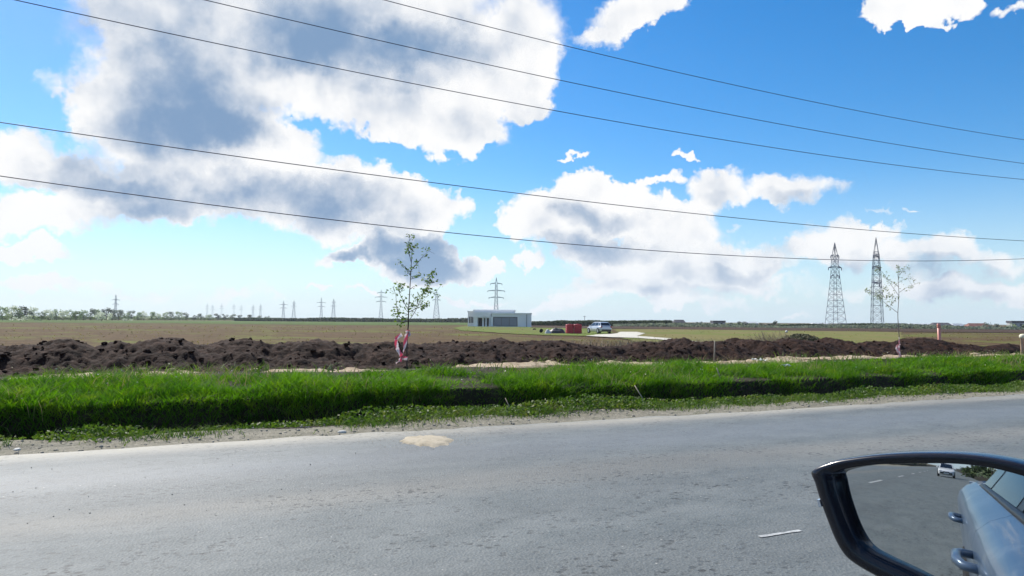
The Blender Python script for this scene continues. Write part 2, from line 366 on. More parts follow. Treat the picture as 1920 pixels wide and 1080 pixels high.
class MB:
    """collects boxes, tubes and prisms into one mesh"""
    def __init__(s): s.v = []; s.f = []
    def add(s, vs, fs):
        o = len(s.v); s.v += [tuple(x) for x in vs]; s.f += [tuple(i + o for i in f) for f in fs]; return s
    def box(s, c, d, rotz=0.0, taper=1.0):
        x, y, z = d[0] / 2, d[1] / 2, d[2] / 2; cs, sn = math.cos(rotz), math.sin(rotz); vs = []
        for k, (a, e) in enumerate(((-1, -1), (1, -1), (1, 1), (-1, 1)) * 2):
            zz = -z if k < 4 else z; tp = 1.0 if k < 4 else taper
            px, py = a * x * tp, e * y * tp
            vs.append((c[0] + px * cs - py * sn, c[1] + px * sn + py * cs, c[2] + zz))
        return s.add(vs, [(3, 2, 1, 0), (4, 5, 6, 7), (0, 1, 5, 4), (1, 2, 6, 5), (2, 3, 7, 6), (3, 0, 4, 7)])
    def tube(s, pts, rad, n=6, cap=True):
        pts = [Vector(p) for p in pts]; rr = rad if hasattr(rad, '__len__') else [rad] * len(pts)
        vs = []; fs = []; ref = None
        for i, p in enumerate(pts):
            d = (pts[min(i + 1, len(pts) - 1)] - pts[max(i - 1, 0)]).normalized()
            if ref is None: ref = d.orthogonal().normalized()
            ref = (ref - d * ref.dot(d)); ref = ref.normalized() if ref.length > 1e-5 else d.orthogonal().normalized()
            o2 = d.cross(ref)
            for k in range(n):
                a = 2 * math.pi * k / n; vs.append(p + (ref * math.cos(a) + o2 * math.sin(a)) * rr[i])
        for i in range(len(pts) - 1):
            for k in range(n):
                k2 = (k + 1) % n; fs.append((i * n + k, i * n + k2, (i + 1) * n + k2, (i + 1) * n + k))
        if cap: fs.append(tuple(range(n - 1, -1, -1))); fs.append(tuple(range((len(pts) - 1) * n, len(pts) * n)))
        return s.add(vs, fs)
    def lathe(s, prof, c=(0, 0, 0), n=16, sq=None):
        vs = []; fs = []
        for (r, z) in prof:
            for k in range(n):
                a = 2 * math.pi * k / n; ca, sa = math.cos(a), math.sin(a)
                if sq:
                    e = 2.0 / sq; q = (abs(ca) ** sq + abs(sa) ** sq) ** (-1.0 / sq)
                    ca, sa = ca * q, sa * q
                vs.append((c[0] + r * ca, c[1] + r * sa, c[2] + z))
        for i in range(len(prof) - 1):
            for k in range(n):
                k2 = (k + 1) % n; fs.append((i * n + k, i * n + k2, (i + 1) * n + k2, (i + 1) * n + k))
        fs.append(tuple(range(n - 1, -1, -1))); fs.append(tuple(range((len(prof) - 1) * n, len(prof) * n)))
        return s.add(vs, fs)
    def mesh(s, name, smooth=False):
        me = bpy.data.meshes.new(name); me.from_pydata([tuple(v) for v in s.v], [], s.f); me.update()
        if smooth:
            for p in me.polygons: p.use_smooth = True
        return me
    def build(s, name, material, parent=None, smooth=False, loc=None, rotz=0.0):
        return link(name, s.mesh(name, smooth), material, parent, loc, rotz)

# value noise for the height fields
_T = np.random.default_rng(3).random((512, 512)).astype(np.float64)
def vnoise(x, y):
    xi = np.floor(x).astype(int); yi = np.floor(y).astype(int); fx = x - xi; fy = y - yi
    fx = fx * fx * (3 - 2 * fx); fy = fy * fy * (3 - 2 * fy)
    g = lambda i, j: _T[i % 512, j % 512]
    return (g(xi, yi) * (1 - fx) + g(xi + 1, yi) * fx) * (1 - fy) + (g(xi, yi + 1) * (1 - fx) + g(xi + 1, yi + 1) * fx) * fy
def fbm(x, y, oct=4, rough=0.5):
    a = 1.0; t = 0.0; n = 0.0
    for k in range(oct):
        t = t + a * (vnoise(x * 2 ** k + 17.3 * k, y * 2 ** k + 9.1 * k) - 0.5); n += a; a *= rough
    return t / n * 2.0

ROADW = 8.05
FIELD_Z = -0.45
TP = np.array([-3000, -14, -9, -6, -3.6, -3.1, 7.6, 8.0, 8.35, 8.95, 9.2, 9.5, 10.44, 10.60, 10.70, 10.80, 11.1, 12.4, 13.7, 14.4, 15.3, 16.8, 19.0, 20.0, 22.5, 9000])
ZP = np.array([-.45, -.42, -.35, -.25, -.06, -.05, -.05, -.03, .005, .015, -.10, -.45, -.56, -.44, -.06, .16, .20, .24, .27, .25, .22, .15, -.05, -.25, -.45, -.45])
def ground_z(s, t):
    s = np.asarray(s, float); t = np.asarray(t, float)
    z = np.interp(t, TP, ZP)
    near = np.clip((t - 7.9) / 0.6, 0, 1) * np.clip((24 - t) / 3.0, 0, 1)
    tt = t + 0.22 * fbm(s * 0.35, t * 0.1 + 40, 3) * np.clip((t - 8.8) / 0.5, 0, 1) * np.clip((13 - t) / 1.5, 0, 1)
    z = z * (1 - near) + near * (np.interp(tt, TP, ZP) + 0.035 * fbm(s * 0.9, t * 0.9, 4) + 0.06 * fbm(s * 0.23, t * 0.2 + 7, 2))
    return z
def grid_mesh(name, ss, tt, zfun, smooth=True):
    S, T = np.meshgrid(ss, tt, indexing='ij'); Z = zfun(S, T)
    v = np.stack([S, T, Z], -1).reshape(-1, 3); ns, ntt = len(ss), len(tt)
    i = np.arange(ns * ntt).reshape(ns, ntt)
    f = np.stack([i[:-1, :-1], i[1:, :-1], i[1:, 1:], i[:-1, 1:]], -1).reshape(-1, 4)
    return np_mesh(name, v, f, smooth)

# ------------------------------------------------------------------ ground, road, bank
ss = np.concatenate([[-2600, -1500, -500, -200, -120], np.arange(-90, 130, 0.4), [140, 200, 500, 1500, 2600]])
tt = np.concatenate([[-1000, -800, -200, -60, -20, -14, -9, -6, -3.6, -3.1, 2, 7.6, 7.85], np.arange(8.0, 9.6, 0.12), np.arange(9.65, 11.2, 0.05), np.arange(11.3, 22.6, 0.15), [24, 30, 60, 200, 800, 2600]])
g = link('ground', grid_mesh('ground', ss, tt, ground_z), M['bank'], rotz=AZ); tag(g, kind='structure')
# road: a cambered sheet whose far edge crumbles
rs = np.concatenate([np.arange(-600, -40, 10), np.arange(-40, 60, 0.2), np.arange(60, 601, 10)])
edge = ROADW + 0.10 * fbm(rs * 0.6, rs * 0 + 3, 4) + 0.09 * fbm(rs * 2.4, rs * 0 + 8, 4)
cols_t = [-3.1, -2.0, 0.0, 2.0, 3.3, 5.0, 6.5, 7.5]
V = []
for k in range(len(rs)):
    for t_ in cols_t: V.append((rs[k], t_, 0.012 * (1 - ((t_ - 3.0) / 5) ** 2)))
    V.append((rs[k], edge[k], -0.008)); V.append((rs[k], edge[k] + 0.02, -0.06))
nc = len(cols_t) + 2; i = np.arange(len(V)).reshape(len(rs), nc)
road = link('road', np_mesh('road', V, np.stack([i[:-1, :-1], i[1:, :-1], i[1:, 1:], i[:-1, 1:]], -1).reshape(-1, 4), True), M['asphalt'], rotz=AZ)
tag(road, kind='structure')
# dusty gravel strip along the far edge
def shoulder_z(S, T):
    return ground_z(S, T) + 0.012 + 0.012 * fbm(S * 3, T * 3, 3) - 0.10 * np.clip((T - 8.75 - 0.25 * fbm(S * 0.8, S * 0 + 2, 3)) / 0.25, 0, 1) - 0.06 * np.clip((8.05 - T) / .25, 0, 1)
sh_t = np.concatenate([np.arange(7.75, 9.3, 0.07)])
tag(link('gravel_shoulder', grid_mesh('gravel_shoulder', np.concatenate([np.arange(-90, -12, 1.0), np.arange(-12, 60, 0.12), np.arange(60, 130, 1.0)]), sh_t, shoulder_z), M['shoulder'], rotz=AZ), kind='structure')
# pale clay strip thrown up between the grass and the soil ridge
def clay_z(S, T):
    h = 0.12 * np.clip(fbm(S * 0.9, T * 0.9 + 5, 4) + 0.12, -0.3, 1) + 0.05 * fbm(S * 4, T * 4, 3)
    w = np.clip((T - 13.75 - 0.5 * fbm(S * 0.5, S * 0 + 12, 3)) / 0.35, 0, 1) * np.clip((15.9 - T) / 0.3, 0, 1)
    return ground_z(S, T) - 0.07 + (0.055 + h) * w
tag(link('clay_strip', grid_mesh('clay_strip', np.arange(-14, 66, 0.1), np.arange(13.0, 16.0, 0.1), clay_z), M['clay'], rotz=AZ), kind='structure')

# the long ridge of dug-out soil; its crest follows the photograph
CREST = [(-160, 643), (0, 644), (60, 642), (108, 633), (140, 633), (180, 648), (215, 636), (250, 641), (300, 629), (340, 631), (372, 642), (395, 638), (428, 629), (478, 633), (500, 641),
         (560, 636), (600, 633), (640, 641), (680, 640), (720, 635), (760, 637), (812, 643), (850, 639), (880, 637), (912, 640), (945, 631), (972, 641), (1000, 634), (1030, 635), (1070, 641),
         (1100, 644), (1132, 648), (1168, 646), (1190, 638), (1232, 641), (1270, 631), (1296, 645), (1320, 639), (1345, 637), (1370, 646), (1400, 633), (1440, 640), (1460, 635), (1490, 633), (1520, 637),
         (1545, 641), (1568, 631), (1590, 640), (1640, 637), (1690, 638), (1708, 631), (1742, 632), (1768, 640), (1790, 643), (1815, 650), (1838, 657), (1850, 668), (1866, 672)]
TC = 17.1
cr = [(lambda p: (st(p)[0], p.z))(at_t(x, y, TC)) for x, y in CREST]
cs_, cz_ = np.array([c[0] for c in cr]), np.array([c[1] for c in cr])
def ridge_z(S, T):
    tc = TC + 0.35 * fbm(S * 0.25, S * 0 + 1.5, 2)
    top = np.interp(S, cs_, cz_)
    d = (T - tc)
    w = np.where(d < 0, np.clip(1 + d / 2.25, 0, 1), np.clip(1 - d / 2.0, 0, 1))
    prof = np.sin(w * math.pi / 2) ** 1.05
    g0 = ground_z(S, T)
    lump = (0.16 * fbm(S * 0.9, T * 0.9 + 3, 3) + 0.08 * fbm(S * 2.6, T * 2.6, 4)) * np.clip(w * 3, 0, 1) * (1 - 0.8 * np.exp(-(d / 0.35) ** 2))
    crag = np.abs(fbm(S * 4.5, T * 4.5 + 9, 3)) * 0.05 + 0.04 * fbm(S * 11, T * 11, 3) + 0.025 * fbm(S * 26, T * 26, 2)
    return g0 - 0.12 + (top - g0 + 0.08) * prof + (lump + crag - 0.04) * np.clip(w * 4, 0, 1)
rd = link('soil_ridge', grid_mesh('soil_ridge', np.arange(cs_[0] + 0.2, cs_[-1], 0.045), np.arange(14.6, 19.4, 0.05), ridge_z, False), M['soil'], rotz=AZ)
tag(rd, kind='structure')
# a low second heap past the end of the ridge
c2 = gp(1878, 664, 0.0); s2, t2 = st(c2)
def heap_z(S, T):
    r2 = ((S - s2) / 1.7) ** 2 + ((T - t2) / 0.9) ** 2
    return ground_z(S, T) - 0.06 + 0.50 * np.clip(1 - r2, 0, 1) ** 0.7 + 0.10 * fbm(S * 3, T * 3, 4) * np.clip(1.2 - r2, 0, 1)
tag(link('soil_heap', grid_mesh('soil_heap', np.arange(s2 - 2, s2 + 2, 0.06), np.arange(t2 - 1.1, t2 + 1.1, 0.06), heap_z, False), M['soil'], rotz=AZ), kind='structure')

# field sheets, drawn by their outlines on the plain
def sheet(name, outline, z, material, jag=0.0, world_pts=False):
    pts = [Vector(p) if world_pts else gp(x, y, z) for p in [None] for x, y in outline] if not world_pts else [Vector((x, y, z)) for x, y in outline]
    res = []
    for k in range(len(pts)):
        a, c = pts[k], pts[(k + 1) % len(pts)]
        n = max(1, min(60, int((c - a).length / 1.2))) if jag else 1
        for j in range(n):
            p = a.lerp(c, j / n)
            if jag and j: p = p + Vector((random.uniform(-jag, jag), random.uniform(-jag, jag), 0))
            res.append((p.x, p.y, z))
    me = bpy.data.meshes.new(name); me.from_pydata(res, [], [tuple(range(len(res)))]); me.update()
    return tag(link(name, me, material), kind='structure')
fz = FIELD_Z
# wide base field beyond the ridge
fld = [P(-900, 19.6), P(900, 19.6), P(2500, 2600), P(-1500, 2600)]
me = bpy.data.meshes.new('field'); me.from_pydata([(p.x, p.y, fz + 0.30 if k < 2 else fz + 0.02) for k, p in enumerate(fld)], [], [(0, 1, 2, 3)])
bpy.data.meshes.remove(me)
def field_z(S, T):
    return np.maximum(np.interp(T, [19.0, 20.0, 22.5, 26, 9000], [-.30, -.22, -.40, fz + .03, fz + .03]), fz) + 0.05 * fbm(S * 0.7, T * 0.7, 3) * np.clip((60 - T) / 30, 0, 1)
fs = np.concatenate([[-2500, -600, -200, -80, -40], np.arange(-30, 80, 0.6), [90, 140, 250, 700, 2500]])
ft = np.concatenate([np.arange(19.0, 40, 0.5), [45, 55, 70, 100, 200, 500, 1500, 2550]])
tag(link('field', grid_mesh('field', fs, ft, field_z), M['field'], rotz=AZ), kind='structure')
sheet('crop_field', [(-500, 601.5), (330, 606.0), (620, 609.3), (871, 609.5), (1400, 607.8), (1400, 606.4), (-500, 596.5)], fz + 0.08, M['crop'], 0.0)
sheet('ploughland', [(995, 614), (1200, 616.5), (1500, 620.0), (2100, 626), (2100, 614), (1200, 609.0), (995, 608.5)], fz + 0.12, M['plough'], 0.0)
sheet('meadow', [(1150, 616.8), (1180, 640), (1560, 650), (1700, 640), (1690, 622.5), (1500, 619.6), (1300, 617.4)], fz + 0.10, M['olive'], 0.5)
sheet('lawn', [(850, 615), (868, 619.5), (960, 625.5), (1045, 629), (1130, 630), (1150, 622), (1100, 616), (1000, 612.3), (868, 611.6)], fz + 0.10, M['lawn'], 0.5)
sheet('gravel_track', [(1098, 629.5), (1144, 632.0), (1190, 633.2), (1240, 636.5), (1300, 642), (1330, 650), (1350, 646), (1310, 640.5), (1260, 634.8), (1195, 629.6), (1210, 624.8), (1195, 622.2), (1165, 622.0), (1148, 626), (1120, 627)], fz + 0.14, M['gravel_track'], 0.25)

# ------------------------------------------------------------------ grass and weeds
def blades(s, t, z, h, w, lean, bend=0.35, rng=RNG):
    """tapered bent blades of three faces each, in road coordinates"""
    n = len(s); a = rng.random(n) * 2 * math.pi; la = rng.random(n) * 2 * math.pi
    bx, by = np.cos(a) * w / 2, np.sin(a) * w / 2
    lx, ly = np.cos(la) * lean * h, np.sin(la) * lean * h
    lv = []
    for k, (f, wf) in enumerate(((0.0, 1.0), (0.5, 0.8), (1.0, 0.0))):
        cx = s + lx * f ** 2 * (1 + bend); cy = t + ly * f ** 2 * (1 + bend); cz = z + h * (f - 0.18 * lean * f * f)
        if wf: lv += [np.stack([cx - bx * wf, cy - by * wf, cz], -1), np.stack([cx + bx * wf, cy + by * wf, cz], -1)]
        else: lv += [np.stack([cx, cy, cz], -1)]
    v = np.stack(lv, 1).reshape(-1, 3); b0 = np.arange(n)[:, None] * 5
    f = np.concatenate([b0 + np.array([[0, 1, 3]]), b0 + np.array([[0, 3, 2]]), b0 + np.array([[2, 3, 4]])], 0)
    return v, f
def sample_s(n, lo=-9.0, hi=62.0):
    """more blades where they are near"""
    u = RNG.random(n); return lo + (hi - lo) * (0.55 * u ** 1.9 + 0.45 * u)
def bank_s(n):
    s = sample_s(n); return s
gs, gt, gh, gw, gl = [], [], [], [], []
def add_grass(n, tlo, thi, hlo, hhi, w, lean, follow=0.0):
    s = bank_s(n); t = tlo + (thi - tlo) * RNG.random(n)
    t = t - follow * 0.22 * fbm(s * 0.35, t * 0.1 + 40, 3)
    clump = fbm(s * 1.1, t * 1.1 + 20, 3)
    patch = fbm(s * 0.35, t * 0.35 + 50, 3)
    keep = RNG.random(n) < np.clip(0.75 + 1.2 * clump + 0.35 * patch, 0.35, 1)
    s, t, clump = s[keep], t[keep], clump[keep]
    far_ = np.clip((np.hypot(s - 4, t) - 10) / 25, 0, 1)
    h = (hlo + (hhi - hlo) * RNG.random(len(s))) * np.clip(1 + 1.3 * clump, 0.4, 2.0) * (1 - 0.45 * np.clip((t - 12.0) / 1.4, 0, 1))
    gs.append(s); gt.append(t); gh.append(h); gw.append(w * (1 + 1.3 * far_)); gl.append(lean * (0.4 + RNG.random(len(s))))
add_grass(105000, 10.95, 13.7, 0.10, 0.24, 0.012, 0.75)     # the bright top of the bank
add_grass(52000, 10.75, 11.45, 0.08, 0.18, 0.012, 0.7, 1.0)     # its shaggy lip
add_grass(95000, 10.50, 10.82, 0.06, 0.16, 0.012, 1.0, 1.0)        # the shaded face
s_, t_ = np.concatenate(gs), np.concatenate(gt)
edge_t = 13.55 + 0.55 * fbm(s_ * 0.5, s_ * 0 + 12, 3)
ok = t_ < edge_t
# bare soil shows on the face where the photograph shows it
bare = (t_ < 11.0) & (fbm(s_ * 0.5, t_ * 1.2 + 80, 3) > 0.32) & (s_ > 4.0)
ok &= ~(bare & (RNG.random(len(s_)) < 0.8))
s_, t_ = s_[ok], t_[ok]
v, f = blades(s_, t_, ground_z(s_, t_) - 0.02, np.concatenate(gh)[ok], np.concatenate(gw)[ok], np.concatenate(gl)[ok])
tag(link('bank_grass', np_mesh('bank_grass', v, f), M['grass'], rotz=AZ), kind='stuff')
# straw-coloured stalks among the green, and tufts in the clay and on the ridge
n = 8000; s_ = bank_s(n); t_ = 10.6 + 3.2 * RNG.random(n)
k = fbm(s_ * 0.4, t_ * 0.4 + 3, 3) > 0.0; s_, t_ = s_[k], t_[k]
v, f = blades(s_, t_, ground_z(s_, t_), 0.15 + 0.2 * RNG.random(len(s_)), np.full(len(s_), 0.010), 0.3 + 0.9 * RNG.random(len(s_)))
tag(link('dry_grass', np_mesh('dry_grass', v, f), M['drygrass'], rotz=AZ), kind='stuff')
n = 9000; s_ = sample_s(n); t_ = 13.4 + 2.4 * RNG.random(n) ** 1.3
k = fbm(s_ * 0.7, t_ * 0.9 + 33, 3) > 0.22; s_, t_ = s_[k], t_[k]
v, f = blades(s_, t_, ground_z(s_, t_) + 0.02, 0.08 + 0.18 * RNG.random(len(s_)), np.full(len(s_), 0.016), 0.3 + 0.8 * RNG.random(len(s_)))
tag(link('tuft_grass', np_mesh('tuft_grass', v, f), M['weed'], rotz=AZ), kind='stuff')

def leaves(c, size, up=0.5, rng=RNG, asp=1.6):
    """small diamond leaves centred on the points c (n,3)"""
    n = len(c); size = np.broadcast_to(np.asarray(size, float), (n,))
    d = rng.normal(size=(n, 3)); d[:, 2] = d[:, 2] * 0.6 + up * 0.4; d /= np.linalg.norm(d, axis=1)[:, None]
    e = rng.normal(size=(n, 3)); e -= d * (e * d).sum(1)[:, None]; e /= np.linalg.norm(e, axis=1)[:, None]
    a = d * size[:, None] * 0.5 * asp; bb = e * size[:, None] * 0.5
    v = np.stack([c - a, c + bb * 0.9 - a * 0.1, c + a, c - bb * 0.9 - a * 0.1], 1).reshape(-1, 3)
    return v, np.arange(n * 4).reshape(n, 4)
# low broad-leaved weeds on the verge
n = 120000; s_ = sample_s(n, -8, 58); t_ = 8.40 + 0.85 * RNG.random(n) ** 0.8
cl = fbm(s_ * 1.3, t_ * 1.6 + 61, 3) + 0.35 * fbm(s_ * 0.25, t_ * 0.2 + 5, 2)
inner = np.clip((t_ - 8.45 - 0.30 * (1 - np.clip((s_ + 5) / 9, 0, 1))) / 0.55, 0, 1)
k = RNG.random(n) < np.clip(0.30 + inner * 0.9 + 0.9 * cl - 0.25, 0, 1) * (0.35 + 0.65 * inner)
s_, t_, cl, inner = s_[k], t_[k], cl[k], inner[k]
hmax = np.clip(0.03 + 0.09 * inner + 0.12 * cl, 0.02, 0.20)
c = np.stack([s_ + RNG.normal(size=len(s_)) * .02, t_, ground_z(s_, t_) + 0.02 + hmax * RNG.random(len(s_))], -1)
v, f = leaves(c, 0.015 + 0.020 * RNG.random(len(s_)), up=1.0)
tag(link('verge_weeds', np_mesh('verge_weeds', v, f), M['weed'], rotz=AZ), kind='stuff')
# small pale flowers and seed heads in the bank grass
n = 420; s_ = bank_s(n); t_ = 10.7 + 2.8 * RNG.random(n)
v, f = leaves(np.stack([s_, t_, ground_z(s_, t_) + .12 + .14 * RNG.random(n)], -1), .018 + .014 * RNG.random(n), 1.2, asp=1.0)
M['flower'] = mat('pale_flower', [(.62, .62, .50), (.70, .66, .36)], 1.5, .7)
tag(link('wild_flowers', np_mesh('wild_flowers', v, f), M['flower'], rotz=AZ), kind='stuff')
# short grass between them
n = 70000; s_ = sample_s(n, -8, 60); t_ = 8.2 + 1.15 * RNG.random(n)
k = RNG.random(n) < np.clip(0.40 + 1.3 * fbm(s_ * 0.9, t_ * 1.4 + 15, 3), 0, 1) * np.clip((t_ - 8.2) / .5, 0.12, 1); s_, t_ = s_[k], t_[k]
v, f = blades(s_, t_, ground_z(s_, t_), 0.04 + 0.10 * RNG.random(len(s_)), np.full(len(s_), 0.009), 0.4 + 0.8 * RNG.random(len(s_)))
tag(link('verge_grass', np_mesh('verge_grass', v, f), M['weed'], rotz=AZ), kind='stuff')
# tufts and stubble over the near part of the field
n = 7500; Y = 22 * (160 / 22) ** RNG.random(n); X = (RNG.random(n) - 0.5) * 1.65 * Y
S = X * US.x + Y * US.y; T = X * UT.x + Y * UT.y
k = (T > 21) & (fbm(X * 0.10, Y * 0.06, 4) + 0.25 * RNG.normal(size=n) > 0.05); S, T, Y = S[k], T[k], Y[k]
v, f = blades(S, T, field_z(S, T), (0.05 + 0.10 * RNG.random(len(S))) * (1 + Y / 120), 0.02 + Y * 0.0009, 0.5 + RNG.random(len(S)))
M['fieldgrass'] = mat('field_growth', [(0.10, 0.11, 0.028), (0.16, 0.13, 0.05), (0.22, 0.17, 0.09)], 0.3, 0.9, 4, spec=0.1, trans=0.5, tcol=(1.2, 1.2, .8))
tag(link('field_growth_grass', np_mesh('field_growth_grass', v, f), M['fieldgrass'], rotz=AZ), kind='stuff')

# ------------------------------------------------------------------ loose stones, clods, grit
def lumps(n, verts_seed=1):
    """one rough 20-sided pebble as (12,3) vertices and faces"""
    p = (1 + 5 ** .5) / 2
    v = np.array([(-1, p, 0), (1, p, 0), (-1, -p, 0), (1, -p, 0), (0, -1, p), (0, 1, p), (0, -1, -p), (0, 1, -p), (p, 0, -1), (p, 0, 1), (-p, 0, -1), (-p, 0, 1)], float)
    v /= np.linalg.norm(v[0])
    f = np.array([(0, 11, 5), (0, 5, 1), (0, 1, 7), (0, 7, 10), (0, 10, 11), (1, 5, 9), (5, 11, 4), (11, 10, 2), (10, 7, 6), (7, 1, 8), (3, 9, 4), (3, 4, 2), (3, 2, 6), (3, 6, 8), (3, 8, 9), (4, 9, 5), (2, 4, 11), (6, 2, 10), (8, 6, 7), (9, 8, 1)])
    return v, f
def scatter_lumps(name, c, size, material, flat=0.7, rotz=AZ):
    n = len(c); bv, bf = lumps(1)
    sc = np.asarray(size)[:, None, None] * (0.6 + 0.8 * RNG.random((n, 1, 3))) * np.array([1, 1, flat])
    V = bv[None] * sc * (0.75 + 0.5 * RNG.random((n, 12, 1)))
    a = RNG.random(n) * 6.283; ca, sa = np.cos(a)[:, None], np.sin(a)[:, None]
    V = np.stack([V[:, :, 0] * ca - V[:, :, 1] * sa, V[:, :, 0] * sa + V[:, :, 1] * ca, V[:, :, 2]], -1) + c[:, None, :]
    F = (bf[None] + np.arange(n)[:, None, None] * 12).reshape(-1, 3)
    return tag(link(name, np_mesh(name, V.reshape(-1, 3), F), material, rotz=rotz), kind='stuff')
n = 1300; s_ = sample_s(n, cs_[0] + 0.4, cs_[-1] - .3); t_ = 15.0 + 3.2 * RNG.random(n)
scatter_lumps('soil_clods_rubble', np.stack([s_, t_, ridge_z(s_, t_)], -1), 0.015 + 0.06 * RNG.random(n) ** 3, M['soil'])
n = 5000; s_ = sample_s(n, -7, 45); t_ = 7.75 + 1.25 * RNG.random(n) ** 1.2
M['pebble'] = mat('pebble_stone', [(0.22, 0.20, 0.16), (0.34, 0.31, 0.26), (0.12, 0.11, 0.09)], 9.0, 0.9)
scatter_lumps('gravel', np.stack([s_, t_, np.maximum(shoulder_z(s_, t_), ground_z(s_, t_)) + .002], -1), 0.005 + 0.016 * RNG.random(n) ** 3, M['pebble'])
# grit on the asphalt
n = 1500; s_ = sample_s(n, -6, 20); t_ = 1.5 + 6.2 * RNG.random(n)
scatter_lumps('grit_gravel', np.stack([s_, t_, np.full(n, 0.011)], -1), 0.002 + 0.004 * RNG.random(n) ** 3, M['pebble'])
# sand spilled on the road edge, where the photograph has it
sp = [gp(x, y, 0.012) for x, y in ((745, 826), (762, 819), (790, 815), (822, 816), (851, 822), (842, 832), (815, 838), (785, 835), (758, 830))]
cx = sum((st(p)[0] for p in sp)) / len(sp); ct = sum((st(p)[1] for p in sp)) / len(sp)
V = []; F = []; N_ = 64; RING = 7
for r_ in range(RING + 1):
    for k in range(N_):
        a = k / N_ * len(sp); i0 = int(a) % len(sp); p = sp[i0].lerp(sp[(i0 + 1) % len(sp)], a - int(a)); s0, t0 = st(p)
        fr = r_ / RING; jag = 1 + fr * 0.34 * float(fbm(np.array(k * 0.55), np.array(r_ * 0.2), 4))
        ps, pt = cx + (s0 - cx) * fr * jag, ct + (t0 - ct) * fr * jag
        V.append((ps, pt, 0.011 + 0.022 * (1 - fr ** 2) + 0.010 * float(fbm(np.array(ps * 5), np.array(pt * 5), 3)) * (1 - fr) - (0.010 if r_ == RING else 0)))
for r_ in range(RING):
    for k in range(N_): F.append((r_ * N_ + k, r_ * N_ + (k + 1) % N_, (r_ + 1) * N_ + (k + 1) % N_, (r_ + 1) * N_ + k))
tag(link('sand_patch', np_mesh('sand_patch', V, F, True), M['sand'], rotz=AZ), kind='structure')
n = 1200; a = RNG.random(n) * 6.283; r_ = RNG.random(n) ** .55 * 1.25
scatter_lumps('sand_gravel', np.stack([cx + np.cos(a) * r_ * 0.55, ct + np.sin(a) * r_ * 0.42, np.full(n, 0.013)], -1), 0.001 + 0.0025 * RNG.random(n) ** 2, M['sand'])

# centre-line dashes: the near one is nearly worn away
def dash(s0, s1, t0, w, worn):
    V = []; F = []; n_ = max(4, int((s1 - s0) / 0.05)) if worn else 6
    for k in range(n_ + 1):
        s = s0 + (s1 - s0) * k / n_; ww = w * (1 + (random.uniform(-.45, .2) if worn else random.uniform(-.05, .05)))
        V += [(s, t0 - ww / 2, 0.016), (s, t0 + ww / 2, 0.016)]
        if k: F.append((2 * k - 2, 2 * k, 2 * k + 1, 2 * k - 1))
    me = bpy.data.meshes.new('centre_line_dash'); me.from_pydata(V, [], F)
    return tag(link('centre_line_dash', me, M['paint'], rotz=AZ), kind='structure')
dp = gp(1424, 1006, 0.016); dq = gp(1500, 994, 0.016); (d0, t0), (d1, t1) = st(dp), st(dq); CENTRE = (t0 + t1) / 2
dash(d0, d1, CENTRE, 0.035, True)
for s0 in (-16, -26, -36, -46, -56, -66, 23, 43, 63): dash(s0 - 1.6, s0 + 1.6, CENTRE, 0.13, False)

# single stones and scraps that can be told apart
bv, bf = lumps(1)
def stone(name, px, py, z, size, material, label, cat, flat=0.7):
    vs = bv * (0.62 + 0.7 * RNG.random((12, 1))) * np.array([1.5, 1, flat]) * size
    me = np_mesh(name, vs, bf, False)
    p = at_t(px, py, 14.75) if name == 'clay_lump' else gp(px, py, z); s0, t0 = st(p)
    if t0 > 8: p.z = max(float(ground_z(s0, t0)), float(clay_z(np.array(s0), np.array(t0))) if t0 > 13.2 else -9, float(ridge_z(np.array(s0), np.array(t0))) if t0 > 14.8 else -9)
    o = link(name, me, material, loc=(p.x, p.y, p.z + size * flat * 0.35), rotz=random.uniform(0, 6))
    md = o.modifiers.new('soften', 'SUBSURF'); md.levels = 1; md.render_levels = 1
    return tag(o, label, cat)
M['white_stone'] = mat('white_stone', [(0.55, 0.53, 0.47), (0.68, 0.66, 0.60)], 14, 0.85, bump=0.4)
stone('stone', 641, 801, 0.05, 0.050, M['white_stone'], 'white stone lying in the verge weeds left of the sand patch', 'stone')
stone('stone', 34, 834, 0.03, 0.042, M['white_stone'], 'pale stone on the dusty shoulder at the far left edge of the road', 'stone', 0.5)
stone('stone', 1547, 750, 0.03, 0.060, M['white_stone'], 'pale stone in the verge weeds below the dark bank, on the right half', 'stone', 0.5)
stone('clay_lump', 476, 689, 0.25, 0.13, M['clay'], 'rounded pale clay lump at the foot of the soil ridge, largest on the left half', 'lump', 0.55)
stone('clay_lump', 268, 692, 0.25, 0.09, M['clay'], 'pointed pale clay lump behind the grass at the left', 'lump', 0.7)
stone('clay_lump', 322, 684, 0.25, 0.10, M['clay'], 'brownish clay lump half buried in soil, between two pale clay lumps', 'lump', 0.7)
stone('clay_lump', 1828, 668, 0.25, 0.16, M['clay'], 'cream clay lump beyond the grass, near the right end of the soil ridge', 'lump', 0.6)
stone('clay_lump', 1735, 672, 0.25, 0.10, M['clay'], 'cream clay lump beyond the grass, just right of the bare sapling', 'lump', 0.6)

